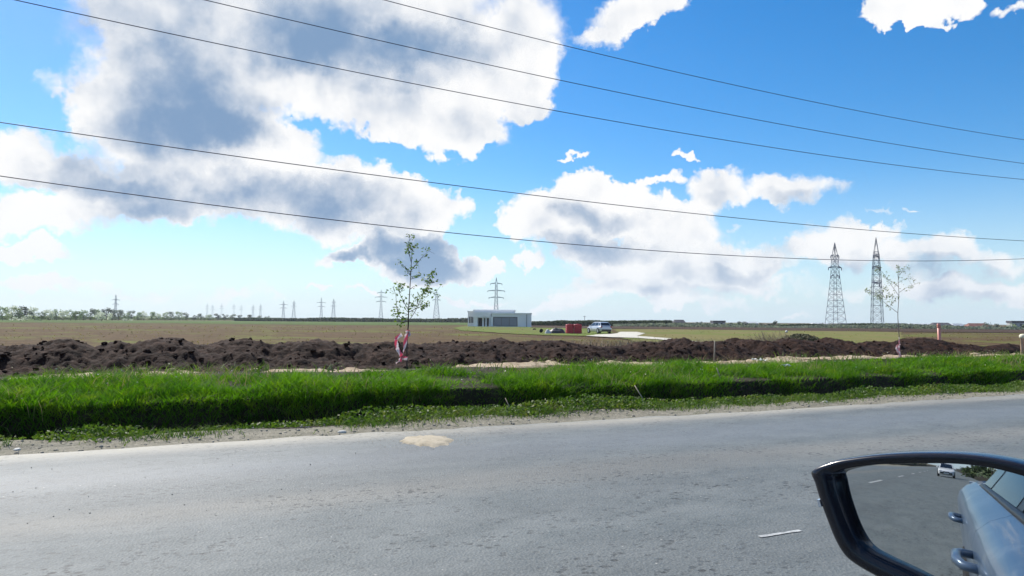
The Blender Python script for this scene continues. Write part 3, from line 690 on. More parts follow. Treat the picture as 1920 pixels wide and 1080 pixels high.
# ------------------------------------------------------------------ saplings with barrier tape
M['bark'] = mat('young_bark', [(0.055, 0.038, 0.032), (0.10, 0.075, 0.062)], 30, 0.85, bump=0.3)
M['bark_pale'] = mat('pale_bark', [(0.12, 0.085, 0.08), (0.19, 0.145, 0.13)], 30, 0.85)
M['leaf'] = mat('young_leaf', [(0.075, 0.135, 0.030), (0.135, 0.200, 0.050), (0.18, 0.16, 0.05)], 9.0, 0.55, trans=0.35, tcol=(1.3, 1.5, 0.5), spec=0.3)
M['leaf_pale'] = mat('pale_leaf', [(0.16, 0.19, 0.09), (0.24, 0.26, 0.14)], 9.0, 0.6, trans=0.35, tcol=(1.2, 1.4, 0.6), spec=0.3)
def sapling(label, stem, limbs, t, bark, leaf, leaf_n, leaf_size, r0, spread=0.05, seed=1):
    rg = np.random.default_rng(seed)
    base = at_t(*stem[0], t); s0, t0 = st(base); base.z = float(ground_z(s0, t0)) + 0.02
    root = empty('sapling', base, 0, label, 'tree', 'newly planted roadside saplings')
    dpx = (base - CPOS).dot(FWD) / FPX
    tr = MB(); pts = [at_t(x, y, t) for x, y in stem]; pts[0].z = base.z - 0.03
    def smooth(pp):
        out = []
        for k in range(len(pp) - 1):
            p0, p1, p2, p3 = pp[max(k - 1, 0)], pp[k], pp[k + 1], pp[min(k + 2, len(pp) - 1)]
            for j in range(4):
                u = j / 4; out.append(0.5 * ((2 * p1) + (p2 - p0) * u + (2 * p0 - 5 * p1 + 4 * p2 - p3) * u * u + (3 * p1 - p0 - 3 * p2 + p3) * u ** 3))
        return out + [pp[-1]]
    sm = smooth(pts); n = len(sm)
    tr.tube([p - base for p in sm], [r0 * (1 - 0.86 * (k / (n - 1)) ** 0.9) for k in range(n)], 7)
    spots = []
    for li, (pl, dens) in enumerate(limbs):
        ax = rg.uniform(-0.5, 0.5)
        pp = []
        for k, (x, y) in enumerate(pl):
            p = at_t(x, y, t); run = math.hypot(x - pl[0][0], y - pl[0][1]) * dpx
            pp.append(p + UT * (ax * run))
        # undo the parallax that the depth offset brings, keeping the real 3-D spread
        sp_ = smooth(pp); m_ = len(sp_); rb = r0 * 0.42
        tr.tube([p - base for p in sp_], [rb * (1 - 0.75 * k / (m_ - 1)) for k in range(m_)], 5)
        L = sum((sp_[k + 1] - sp_[k]).length for k in range(m_ - 1))
        for _ in range(int(leaf_n * L * dens)):
            k = min(m_ - 1, int((0.18 + 0.82 * rg.random() ** 0.8) * m_)); c = sp_[k] + Vector(rg.normal(size=3)) * spread
            cl = int(rg.integers(3, 7))
            for _ in range(cl): spots.append(c + Vector(rg.normal(size=3)) * 0.030 - base)
        for _ in range(int(L * 7 * dens)):                       # twigs
            k = int(rg.integers(m_ // 4, m_)); q0 = sp_[k]; q1 = q0 + Vector(rg.normal(size=3)) * 0.075 + Vector((0, 0, 0.05))
            tr.tube([q0 - base, q1 - base], [0.0035, 0.002], 4)
            for _ in range(3 if rg.random() < dens else 0): spots.append(q1 + Vector(rg.normal(size=3)) * 0.022 - base)
    tr.build('trunk', bark, root, True)
    c = np.array([tuple(p) for p in spots]); v, f = leaves(c, leaf_size * (0.6 + 0.8 * rg.random(len(c))), 0.3, rg)
    tag(link('crown', np_mesh('crown', v, f), leaf, root), kind='stuff')
    return root, base
def zz(x0, y0, sc, pts): return [(x0 + x / sc, y0 + y / sc) for x, y in pts]
A = lambda *p: zz(680, 430, 4.0, p)
T1 = 14.45
sapling('leafy sapling with dark trunk, taped in red and white at its foot',
        A((332, 1010), (331, 900), (334, 800), (342, 720), (345, 600), (352, 480), (360, 350), (365, 250), (370, 160), (368, 120)),
        [(A((343, 690), (395, 630), (450, 550), (490, 480), (540, 400), (600, 310)), 1.3), (A((345, 640), (300, 628), (250, 612)), 1.1),
         (A((342, 665), (275, 660), (245, 590), (232, 500), (205, 440)), 0.75), (A((345, 610), (318, 540), (292, 460), (312, 420)), 1.1),
         (A((358, 320), (312, 280), (265, 245)), 0.8), (A((362, 310), (410, 250), (445, 205), (490, 165)), 0.8), (A((355, 375), (395, 362), (425, 350)), 1.0),
         (A((353, 450), (372, 436), (380, 425)), 0.9), (A((347, 620), (410, 590), (482, 565)), 1.4), (A((365, 250), (332, 140), (338, 55)), 1.1), (A((370, 170), (385, 130), (408, 112)), 1.1),
         (A((358, 330), (340, 330), (318, 345)), 0.9), (A((342, 690), (300, 700), (272, 715), (268, 760)), 0.5), (A((490, 480), (520, 470), (560, 480)), 1.2),
         (A((540, 400), (500, 395), (470, 365)), 1.0), (A((346, 580), (375, 575), (390, 560)), 1.5), (A((410, 560), (415, 520), (410, 500)), 1.2)],
        T1, M['bark'], M['leaf'], 25, 0.036, 0.020, 0.040, 4)
B = lambda *p: zz(1600, 480, 5.144, p)
T2 = 14.35
sapling('bare spindly sapling with a low left fork, near the orange pipe',
        B((462, 985), (448, 880), (442, 780), (432, 640), (430, 540), (440, 380), (434, 210), (470, 150), (520, 75)),
        [(B((428, 548), (330, 430), (300, 380), (225, 325)), 0.95), (B((440, 385), (390, 270), (340, 150), (300, 125)), 0.5), (B((444, 350), (500, 305), (580, 268)), 0.45),
         (B((436, 230), (400, 170), (385, 120)), 0.4), (B((433, 260), (470, 230), (540, 210)), 0.4), (B((360, 480), (380, 440), (410, 390)), 0.8), (B((320, 420), (350, 390), (405, 385)), 1.0),
         (B((450, 180), (500, 140), (620, 100)), 0.35), (B((436, 300), (380, 250), (310, 215)), 0.5), (B((436, 215), (440, 140), (430, 85)), 0.35), (B((300, 400), (270, 350), (300, 300)), 0.9)],
        T2, M['bark_pale'], M['leaf_pale'], 34, 0.027, 0.016, 0.035, 9)
# red and white tape
def stripes(name, c1, c2, scale):
    mt = bpy.data.materials.new(name); mt.use_nodes = True; q = NB(mt.node_tree); q.nt.nodes.clear()
    uv = q.n('ShaderNodeUVMap').outputs[0]; x, y, z = q.sep(uv)
    w = q.math('FRACT', q.math('MULTIPLY_ADD', x, scale, q.math('MULTIPLY', y, 0.5)))
    c = q.mix(q.math('GREATER_THAN', w, 0.5), c1, c2)
    p = q.n('ShaderNodeBsdfPrincipled'); q.put(p.inputs['Base Color'], c); p.inputs['Roughness'].default_value = 0.4
    tr = q.n('ShaderNodeBsdfTranslucent'); q.put(tr.inputs['Color'], c); ms = q.n('ShaderNodeMixShader'); ms.inputs[0].default_value = 0.5
    q.nt.links.new(p.outputs[0], ms.inputs[1]); q.nt.links.new(tr.outputs[0], ms.inputs[2])
    o = q.n('ShaderNodeOutputMaterial'); q.nt.links.new(ms.outputs[0], o.inputs[0]); return mt
M['tape'] = stripes('barrier_tape', (0.86, 0.80, 0.81), (0.74, 0.20, 0.30), 2.6)
M['tape_faded'] = stripes('faded_tape', (0.78, 0.70, 0.72), (0.62, 0.34, 0.38), 4.0)
def ribbon_parts(name, paths, t, width, material, label, seed, thick=0.002):
    rg = random.Random(seed); o0 = at_t(*paths[0][0], t)
    bm_v, bm_f, uvs = [], [], []
    for pl in paths:
        pts = [at_t(x, y, t) + UT * rg.uniform(-0.05, 0.05) for x, y in pl]
        L = 0.0; rows = []
        dense = []
        for k in range(len(pts) - 1):
            for j in range(5): dense.append(pts[k].lerp(pts[k + 1], j / 5))
        dense.append(pts[-1]); ang = rg.uniform(0, 3)
        for k, p in enumerate(dense):
            d = (dense[min(k + 1, len(dense) - 1)] - dense[max(k - 1, 0)]).normalized()
            if k: L += (p - dense[k - 1]).length
            side = d.orthogonal().normalized(); side = (side * math.cos(ang) + d.cross(side) * math.sin(ang)).normalized(); ang += rg.uniform(-0.25, 0.4)
            w = width * rg.uniform(0.65, 1.0); nrm = d.cross(side) * thick
            rows.append((p - side * w / 2 - o0 - nrm, p + side * w / 2 - o0 - nrm, p + side * w / 2 - o0 + nrm, p - side * w / 2 - o0 + nrm, L))
        for k in range(len(rows) - 1):
            b0 = len(bm_v)
            for r_ in (rows[k], rows[k + 1]): bm_v.extend(r_[:4])
            for q0 in range(4):
                q1 = (q0 + 1) % 4; bm_f.append((b0 + q0, b0 + q1, b0 + 4 + q1, b0 + 4 + q0))
                uvs.extend([(rows[k][4], (0, 1, 1, 0)[q0]), (rows[k][4], (0, 1, 1, 0)[q1]), (rows[k + 1][4], (0, 1, 1, 0)[q1]), (rows[k + 1][4], (0, 1, 1, 0)[q0])])
    me = bpy.data.meshes.new(name); me.from_pydata([tuple(v) for v in bm_v], [], bm_f); me.update()
    ul = me.uv_layers.new(name='uv'); ul.data.foreach_set('uv', np.array(uvs, dtype=np.float32).ravel())
    return tag(link(name, me, material, loc=o0), label, 'tape', 'tape tied round the saplings')
ribbon_parts('barrier_tape', [A((338, 758), (328, 800), (318, 850), (312, 900), (298, 950), (275, 985), (245, 1004)), A((292, 788), (262, 806), (247, 822), (256, 860), (266, 900), (280, 935), (296, 962), (330, 968)), A((348, 765), (344, 800), (346, 775)), A((322, 772), (345, 760), (350, 785))],
             T1 - 0.06, 0.085, M['tape'], 'red and white barrier tape looped round the leafy sapling', 3)
ribbon_parts('barrier_tape', [B((445, 785), (449, 830), (448, 880), (452, 930), (458, 975)), B((440, 850), (424, 872), (419, 905), (428, 935), (450, 955))],
             T2 - 0.05, 0.085, M['tape_faded'], 'faded pinkish white tape tied to the bare sapling', 5)

# ------------------------------------------------------------------ stakes, twigs, scraps along the bank
M['stake'] = mat('weathered_wood', [(0.34, 0.27, 0.20), (0.46, 0.38, 0.30)], 20, 0.85, stretch=(1, 1, .1))
M['scrap'] = mat('white_plastic_scrap', [(0.68, 0.68, 0.66), (0.55, 0.55, 0.53)], 8, 0.5)
def stick(name, p0, p1, t, r, label, cat, material=None, bend=0.0, dt=0.0):
    a = at_t(*p0, t); c = at_t(*p1, t) + UT * dt; mid = a.lerp(c, 0.5) + Vector((bend, 0, 0)); mb = MB()
    s0, t0 = st(a); a.z = min(a.z, float(ground_z(s0, t0)) - 0.02) if abs(a.z - float(ground_z(s0, t0))) < 0.35 else a.z
    mb.tube([Vector((0, 0, 0)), mid - a, c - a], [r, r * 0.9, r * 0.6], 7)
    return tag(mb.build(name, material or M['stake'], smooth=True, loc=a), label, cat)
stick('wooden_stake', (1338, 679), (1340, 638), 14.0, 0.018, 'thin pale wooden stake upright at the top of the grass bank', 'stake', bend=0.01)
stick('wooden_stake', (1353, 717), (1344, 690), 10.95, 0.016, 'short grey stake leaning in the grass just below the upright stake', 'stake')
stick('dry_stem', (1217, 766), (1206, 725), 10.2, 0.011, 'pale dry stem leaning left against the dark face of the bank', 'stem', dt=.25)
stick('dry_stem', (958, 777), (955, 748), 10.0, 0.007, 'small bent dry stem above the verge weeds at the middle', 'stem', bend=0.015, dt=.15)
stick('dry_stem', (257, 812), (257, 797), 9.45, 0.005, 'tiny upright dry stem in the verge weeds on the left', 'stem')
def scrap(px, py, t, w, label):
    p = at_t(px, py, t); s0, t0 = st(p); p.z = float(ground_z(s0, t0)) + 0.16
    V = []; F = []
    for i_ in range(5):
        for j_ in range(4): V.append(((i_ / 4 - .5) * w, (j_ / 3 - .5) * w * .6, random.uniform(-.25, .25) * w * .6))
    for i_ in range(4):
        for j_ in range(3): F.append((i_ * 4 + j_, i_ * 4 + 4 + j_, i_ * 4 + 5 + j_, i_ * 4 + 1 + j_))
    me = bpy.data.meshes.new('plastic_scrap'); me.from_pydata(V, [], F)
    o = link('plastic_scrap', me, M['scrap'], loc=p, rotz=random.uniform(0, 3)); md = o.modifiers.new('thickness', 'SOLIDIFY'); md.thickness = 0.004
    return tag(o, label, 'scrap')
scrap(1414, 674, 13.2, 0.16, 'small crumpled white plastic scrap on the grass, left of the larger one')
scrap(1428, 675, 13.2, 0.24, 'larger crumpled white plastic scrap lying on the grass bank top')
scrap(1474, 693, 11.6, 0.20, 'white plastic scrap caught on the lip of the bank, apart from the others')

# orange pipe, capped post at the right edge
M['pipe'] = mat('orange_pipe', [(0.72, 0.29, 0.22), (0.66, 0.24, 0.18)], 3, 0.45)
pb = at(1763, 640, 27.5); s0, t0 = st(pb); pb.z = float(field_z(s0, t0)) - 0.05
top = at(1760, 607, 27.5); hp = top.z - pb.z
mb = MB(); tl = Vector((top.x - pb.x, top.y - pb.y, 0))
r_ = 0.056
prof = [(r_, 0), (r_, hp), (r_ * .86, hp), (r_ * .86, hp - .3)]
mb.lathe(prof, n=20)
for k, vv in enumerate(mb.v): mb.v[k] = (vv[0] + tl.x * vv[2] / hp, vv[1] + tl.y * vv[2] / hp, vv[2])
pr = empty('drain_pipe', pb, 0, 'orange plastic pipe standing upright behind the soil ridge', 'pipe')
mb.build('pipe_body', M['pipe'], pr, True)
mb = MB(); mb.lathe([(r_ + .004, hp - .16), (r_ + .007, hp - .15), (r_ + .007, hp - .02), (r_ + .003, hp - .01)], n=20)
for k, vv in enumerate(mb.v): mb.v[k] = (vv[0] + tl.x * vv[2] / hp, vv[1] + tl.y * vv[2] / hp, vv[2])
mb.build('collar', M['pipe'], pr, True)
M['post'] = mat('tan_post', [(0.46, 0.30, 0.20), (0.55, 0.38, 0.27)], 6, 0.8)
M['cap'] = mat('cream_cap', [(0.80, 0.74, 0.55), (0.72, 0.66, 0.48)], 8, 0.6)
qb = at(1919, 657, 26.0); s0, t0 = st(qb); zt = at(1919, 626, 26.0).z; qb.z = float(ground_z(s0, t0)) - 0.05; hq = zt - qb.z
po = empty('marker_post', qb, 0, 'tan post with a rounded cream cap, cut by the right edge', 'post')
mb = MB(); mb.lathe([(.085, 0), (.095, .05), (.088, hq - .17), (.10, hq - .16)], n=16); mb.build('post_body', M['post'], po, True)
mb = MB(); mb.lathe([(.105, hq - .159), (.125, hq - .12), (.12, hq - .06), (.09, hq - .02), (.03, hq)], n=16); mb.build('cap', M['cap'], po, True)

# brush heap of dry twigs behind the ridge
M['twig'] = mat('dry_twigs', [(0.26, 0.21, 0.13), (0.38, 0.31, 0.21), (0.16, 0.13, 0.08)], 3, 0.9)
M['brushgreen'] = mat('brush_green', [(0.10, 0.105, 0.05), (0.15, 0.13, 0.07)], 3, 0.9)
hb = at(1485, 641, 46); hb.z = fz
hr = empty('brush_heap', hb, 0, 'heap of dry twigs and greyish brush beyond the soil ridge', 'brush heap')
mb = MB(); rg = random.Random(4)
for k in range(420):
    x = rg.gauss(-1.2, 0.9); y = rg.gauss(0, .5); l = rg.uniform(.4, 1.1); a = rg.uniform(-.9, .9); h = max(.05, .55 - .25 * abs(x + 1.0)) * rg.random()
    d = Vector((math.sin(a) * .8 - .25, rg.uniform(-.4, .4), rg.uniform(.15, 1.0))).normalized() * l
    mb.tube([(x, y, h * .6), (x + d.x * .5, y + d.y * .5, h * .6 + d.z * .55), (x + d.x, y + d.y, h * .6 + d.z)], [.014, .011, .006], 4)
mb.tube([(-1.6, 0, .2), (-1.75, 0, .75), (-1.9, .05, 1.15)], [.03, .025, .015], 5)
tag(mb.build('twigs', M['twig'], hr), kind='stuff')
n = 3800; x = RNG.normal(.75, .75, n); y = RNG.normal(0, .5, n); z = np.clip(1.0 - .32 * np.abs(x - .6) ** 1.5, .1, 1) * RNG.random(n) ** .6
v, f = leaves(np.stack([x, y, z], -1), .05 + .06 * RNG.random(n)); tag(link('brush', np_mesh('brush', v, f), M['brushgreen'], hr), kind='stuff')
wp = at(1475, 622, 46); vs = bv * (0.8 + 0.4 * RNG.random((12, 1))) * 0.10
sk = link('plastic_bag', np_mesh('plastic_bag', vs, bf), M['scrap'], loc=wp); tag(sk, 'white plastic bag caught on top of the brush heap', 'bag')
# pale dead stems around the heap
n = 3000; x = RNG.normal(-4.0, 4.5, n); y = RNG.normal(0, 3.0, n); s_ = hb.x + x; t_ = hb.y + y
S = s_ * US.x + t_ * US.y; T = s_ * UT.x + t_ * UT.y
v, f = blades(S, T, field_z(S, T), .25 + .5 * RNG.random(n), np.full(n, .03), .2 + .6 * RNG.random(n))
tag(link('dry_stem_grass', np_mesh('dry_stem_grass', v, f), M['twig'], rotz=AZ), kind='stuff')

ORD = ['first', 'second', 'third', 'fourth', 'fifth', 'sixth', 'seventh', 'eighth', 'ninth', 'tenth', 'eleventh', 'twelfth', 'thirteenth', 'fourteenth', 'fifteenth', 'sixteenth', 'seventeenth', 'eighteenth']
_cnt = {}
def nth(k): _cnt[k] = _cnt.get(k, -1) + 1; return ORD[_cnt[k]]
# ------------------------------------------------------------------ overhead wires and their poles
M['wire'] = mat('dark_wire', [(0.035, 0.045, 0.075)], rough=0.5)
TW = 22.0
WIRES = [
 ([(10, 0), (240, 45), (480, 95), (750, 150), (960, 191), (1385, 270), (1920, 336)], 'third black wire from the top of the five crossing the sky'),
 ([(385, 0), (650, 62), (960, 131), (1380, 218), (1700, 273), (1920, 307)], 'second black wire from the top of the five crossing the sky'),
 ([(720, 0), (960, 61), (1280, 138), (1600, 206), (1920, 262)], 'topmost black wire of the five crossing the sky'),
 ([(0, 229), (320, 275), (600, 315), (960, 363), (1460, 415), (1920, 452)], 'fourth black wire from the top, passing above the middle clouds'),
 ([(0, 330), (320, 375), (960, 446), (1440, 484), (1700, 489), (1920, 485)], 'lowest black wire of the five, running just above the tall pylons')]
ends = []
for pts, lab in WIRES:
    q = [at_t(x, y, TW) for x, y in pts]; S = np.array([st(p)[0] for p in q]); Z = np.array([p.z for p in q])
    co = np.polyfit(S, Z, 2); o0 = P(-16, TW, float(np.polyval(co, -16)))
    mb = MB(); mb.tube([P(s, TW, float(np.polyval(co, s))) - o0 for s in np.linspace(-16, 50, 60)], 0.0125, 5)
    tag(mb.build('power_line', M['wire'], smooth=True, loc=o0), lab, 'wire', 'overhead wires along the road')
    ends.append((float(np.polyval(co, -16)), float(np.polyval(co, 50))))
M['concrete'] = mat('pole_concrete', [(0.30, 0.29, 0.27), (0.38, 0.37, 0.34)], 6, 0.9)
M['porcelain'] = mat('insulator', [(0.20, 0.10, 0.06)], rough=0.3)
for k, s in enumerate((-16, 50)):
    zb = FIELD_Z; zt = max(e[k] for e in ends) + 0.5
    pl = empty('utility_pole', P(s, TW + 0.30, zb), AZ, ['concrete pole holding the near ends of the overhead wires, left of the view', 'concrete pole holding the far ends of the overhead wires, right of the view'][k], 'pole', 'poles of the overhead wires')
    mb = MB(); mb.box((0, 0, (zt - zb) / 2), (.26, .26, zt - zb), taper=.6); mb.build('pole_shaft', M['concrete'], pl)
    for e in ends:
        mb = MB(); mb.box((0, -.17, e[k] - zb - .06), (.06, .30, .05)); mb.build('bracket', M['concrete'], pl)
        mb = MB(); mb.lathe([(.02, -.035), (.045, -.02), (.03, 0), (.045, .01), (.02, .03)], (0, -.30, e[k] - zb - .035), 10); mb.build('insulator', M['porcelain'], pl)

# ------------------------------------------------------------------ lattice pylons
M['steel'] = mat('pylon_steel', [(0.065, 0.085, 0.14), (0.095, 0.115, 0.17)], .4, 0.7)
M['steel_pale'] = mat('pylon_steel_hazed', [(0.33, 0.39, 0.45), (0.40, 0.45, 0.50)], .2, 0.7)  # far pylons: fading by haze is put into this paler steel colour
def lattice(mb, prof, panels, r, rb):
    """four-legged tower: prof is a list of (height, half width)"""
    hs = [p[0] for p in prof]; ws = [p[1] for p in prof]
    w = lambda h: float(np.interp(h, hs, ws)); corner = ((-1, -1), (1, -1), (1, 1), (-1, 1))
    for cx, cy in corner: mb.tube([(cx * w_, cy * w_, h) for h, w_ in prof], [r] * (len(prof) - 1) + [r * .6], 4)
    for k in range(len(panels) - 1):
        h0, h1 = panels[k], panels[k + 1]; w0, w1 = w(h0), w(h1)
        for a in range(4):
            c0, c1 = corner[a], corner[(a + 1) % 4]
            mb.tube([(c0[0] * w0, c0[1] * w0, h0), (c1[0] * w1, c1[1] * w1, h1)], rb, 3, False)
            mb.tube([(c1[0] * w0, c1[1] * w0, h0), (c0[0] * w1, c0[1] * w1, h1)], rb, 3, False)
            mb.tube([(c0[0] * w1, c0[1] * w1, h1), (c1[0] * w1, c1[1] * w1, h1)], rb, 3, False)
def arm_mesh(L, w, h, r, drop, sx):
    mb = MB()
    if True:
        tip = (sx * L, 0, 0)
        for sy in (-1, 1):
            mb.tube([(sx * w, sy * w, 0), tip], r, 4); mb.tube([(sx * w, sy * w, h), tip], r, 4)
            for q in (.33, .66):
                x = sx * (w + (L - w) * q); mb.tube([(x, sy * w * (1 - q), 0), (x, sy * w * (1 - q), h * (1 - q))], r * .7, 3, False)
        mb.tube([(sx * L, 0, 0), (sx * L, 0, -drop)], r * 1.3, 5)
    return mb
def pylon(px_top, y_top, y_base, Y, label, arms, basew, prof_n, r, material, yaw, npan=10, peak=0.84):
    """arms: (height fraction, half length in metres); prof_n: (height fraction, width fraction)"""
    b_ = at(px_top, y_base, Y); b_.z = FIELD_Z; H = at(px_top, y_top, Y).z - b_.z
    root = empty('pylon', b_, yaw, label, 'pylon', 'lattice pylons across the plain')
    prof = [(H * a, basew * c / 2) for a, c in prof_n]
    pan = [H * (1 - (1 - k / npan) ** 1.15 * 1.0) if False else H * peak * (k / npan) ** .9 for k in range(npan + 1)] + [H * .985]
    mb = MB(); lattice(mb, prof, pan, r, r * .62); mb.build('tower', material, root)
    for fr, L in arms:
        wa = float(np.interp(H * fr, [p[0] for p in prof], [p[1] for p in prof]))
        for sx in (-1, 1): arm_mesh(L, wa, H * .018, r * 1.5, H * .03, sx).build('crossarm', material, root, loc=(0, 0, H * fr))
    return root
CONE = [(0, 1), (.40, .60), (.62, .40), (.80, .30), (.90, .18), (1.0, .02)]
TALL = [(0, 1), (.25, .86), (.50, .72), (.65, .62), (.82, .42), (.86, .30), (1.0, .02)]
pylon(1567, 455, 614, 330, 'tall narrow pylon with a wide flared base, left of the taller pylon', [(.70, 3.2), (.84, 2.0), (.60, 2.0)], 6.6, CONE, .095, M['steel'], R(9), 12)
pylon(1645, 445, 616, 315, 'tallest dark pylon with side arms, beside the bare sapling', [(.49, 4.6), (.665, 6.0), (.79, 4.6)], 4.4, TALL, .10, M['steel'], R(50), 12)
SLIM = [(0, 1), (.30, .55), (.55, .36), (.86, .26), (1, .03)]
pylon(930, 520, 606, 640, 'pylon with three wide arms rising behind the flat white building', [(.55, 6.3), (.70, 7.4), (.86, 5.0)], 6.0, SLIM, .17, M['steel_pale'], R(8), 9)
pylon(818, 545, 605, 900, 'pale pylon with a broad foot just right of the leafy sapling', [(.70, 4.5), (.86, 3.2)], 8.4, CONE, .19, M['steel_pale'], R(12), 8)
pylon(714, 543, 604, 880, 'pale pylon with long arms just left of the leafy sapling', [(.62, 5.6), (.76, 7.0), (.90, 4.6)], 5.4, SLIM, .16, M['steel_pale'], R(6), 8)
pylon(625, 560, 603, 1150, 'small distant pylon, right one of a pair of similar height', [(.66, 4.2), (.84, 3.0)], 6.6, CONE, .17, M['steel_pale'], R(30), 6)
pylon(602, 558, 603, 1150, 'small distant pylon with wide arms, left one of a pair of similar height', [(.60, 5.5), (.78, 6.5)], 5.4, SLIM, .16, M['steel_pale'], R(4), 6)
pylon(550.5, 563, 602, 1300, 'small narrow pylon close to the right of a wider armed pylon', [(.70, 3.8), (.86, 2.6)], 6.8, CONE, .19, M['steel_pale'], R(28), 5)
pylon(531, 564, 602, 1300, 'small wide armed pylon close to the left of a narrow pylon', [(.62, 6.0), (.80, 7.0)], 6.0, SLIM, .19, M['steel_pale'], R(2), 5)
pylon(488, 570, 602, 1700, 'tiny far pylon on the horizon, right one of two, before the wider pairs', [(.66, 5), (.82, 4)], 7, SLIM, .16, M['steel_pale'], R(10), 4)
pylon(474, 571, 602, 1700, 'tiny far pylon on the horizon, left one of two, before the wider pairs', [(.66, 5), (.82, 4)], 7, SLIM, .16, M['steel_pale'], R(10), 4)
pylon(216, 552, 598, 1000, 'thin pylon rising alone above the blossoming trees on the left', [(.60, 4), (.78, 5)], 5.0, SLIM, .17, M['steel_pale'], R(55), 6)
for px_, yt in ((388, 569), (398, 571), (415, 569), (438, 569), (452, 571)):
    pylon(px_, yt, 601, 1900, '%s faint tiny pylon from the left in the far row above the treeline' % nth('far'), [(.66, 5), (.82, 4)], 7, SLIM, .16, M['steel_pale'], R(20), 4)
M['dpole'] = mat('thin_pole', [(0.10, 0.11, 0.13)])
pp = at(1096, 612, 300); pp.z = FIELD_Z; mb = MB(); mb.tube([(0, 0, 0), (0, 0, at(1096, 592, 300).z - pp.z)], [.12, .07], 6)
mb.box((0, 0, at(1096, 593.5, 300).z - pp.z), (1.2, .12, .12))
tag(mb.build('distant_pole', M['dpole'], loc=pp), 'thin distant pole above the red tanks', 'pole')

# ------------------------------------------------------------------ far trees and hedges
def crown_mesh(name, n, blobs, size, seed):
    """leaf faces spread through several lumps of uneven size"""
    rg = np.random.default_rng(seed); bl = np.array(blobs, float); wgt = bl[:, 3] ** 2; k = rg.choice(len(bl), n, p=wgt / wgt.sum())
    d = rg.normal(size=(n, 3)); d /= np.linalg.norm(d, axis=1)[:, None]
    rr = (0.45 + 0.6 * rg.random(n) ** .6)[:, None] * bl[k, 3][:, None] * (0.75 + 0.5 * rg.random((n, 1)))
    c = bl[k, :3] + d * rr * np.array([1, 1, .85]); c[:, 2] = np.maximum(c[:, 2], 0.03)
    v, f = leaves(c, size * (0.6 + 0.8 * rg.random(n)), 0.2, rg, 1.3); return np_mesh(name, v, f)
def blobs(seed, tall=0.8, spread=0.3, n=9):
    rg = random.Random(seed); out = []
    for _ in range(n):
        z = rg.uniform(.25, 1.0) * tall; k = 1 - abs(z / tall - .5) * 1.1
        out.append((rg.uniform(-1, 1) * spread * (.5 + k * .6), rg.uniform(-1, 1) * spread * (.5 + k * .6), z, rg.uniform(.10, .21)))
    return out
CR = [crown_mesh('crown', 620, blobs(s, .82, .30, 11), .055, s) for s in range(5)]          # trees, unit height
CB_ = [crown_mesh('crown', 420, blobs(s + 20, .55, .55, 10), .075, s + 40) for s in range(3)]  # bushes, wide
tkm = MB(); tkm.tube([(0, 0, 0), (.01, 0, .2), (0, .01, .5)], [.030, .022, .012], 6)
for a in range(5): tkm.tube([(0, 0, .25 + a * .05), (math.cos(a * 2.4) * .2, math.sin(a * 2.4) * .2, .5 + a * .06)], [.012, .004], 4)
TRUNK = tkm.mesh('trunk', True)
def leafm(name, a, b_, c_): return mat(name, [a, b_, c_], .22, 0.75, 4, trans=0.42, tcol=(1.1, 1.15, .85), spec=0.15)
LM = {'blossom': leafm('blossom_foliage', (.56, .58, .53), (.68, .69, .66), (.40, .46, .33)), 'pale': leafm('pale_foliage', (.22, .29, .16), (.34, .40, .28), (.50, .53, .44)),
      'green': leafm('green_foliage', (.075, .12, .03), (.13, .18, .05), (.18, .22, .09)), 'dark': leafm('dark_foliage', (.028, .045, .028), (.045, .065, .034), (.07, .085, .045)),
      'grey': leafm('grey_foliage', (.14, .17, .14), (.21, .24, .20), (.30, .32, .27))}
M['treebark'] = mat('tree_bark', [(.06, .05, .04), (.10, .085, .07)], 8, .9)
_mcache = {}
def withmat(me, key):
    k = (me.name, key)
    if k not in _mcache: c = me.copy(); c.materials.clear(); c.materials.append(LM[key]); _mcache[k] = c
    return _mcache[k]
TRUNK.materials.append(M['treebark'])
def tree(px, y_top, Y, wf, key, label, group=None, bush=False, zb=None, name=None, cat=None):
    p = at(px, 600, Y); p.z = FIELD_Z if zb is None else zb; H = at(px, y_top, Y).z - p.z
    root = empty(name or ('bush' if bush else 'tree'), p, random.uniform(0, 6.28), label, cat or ('bush' if bush else 'tree'), group)
    cm = withmat(random.choice(CB_ if bush else CR), key); H0 = H / (.72 if bush else .98)
    c = link('crown', cm, None, root); c.scale = (H0 * wf, H0 * wf, H0); tag(c, kind='stuff')
    t_ = link('trunk', TRUNK, None, root); t_.scale = (H0 * .9, H0 * .9, H0 * .9)
    return root
HG = 'trees of the blossoming hedgerow on the left'
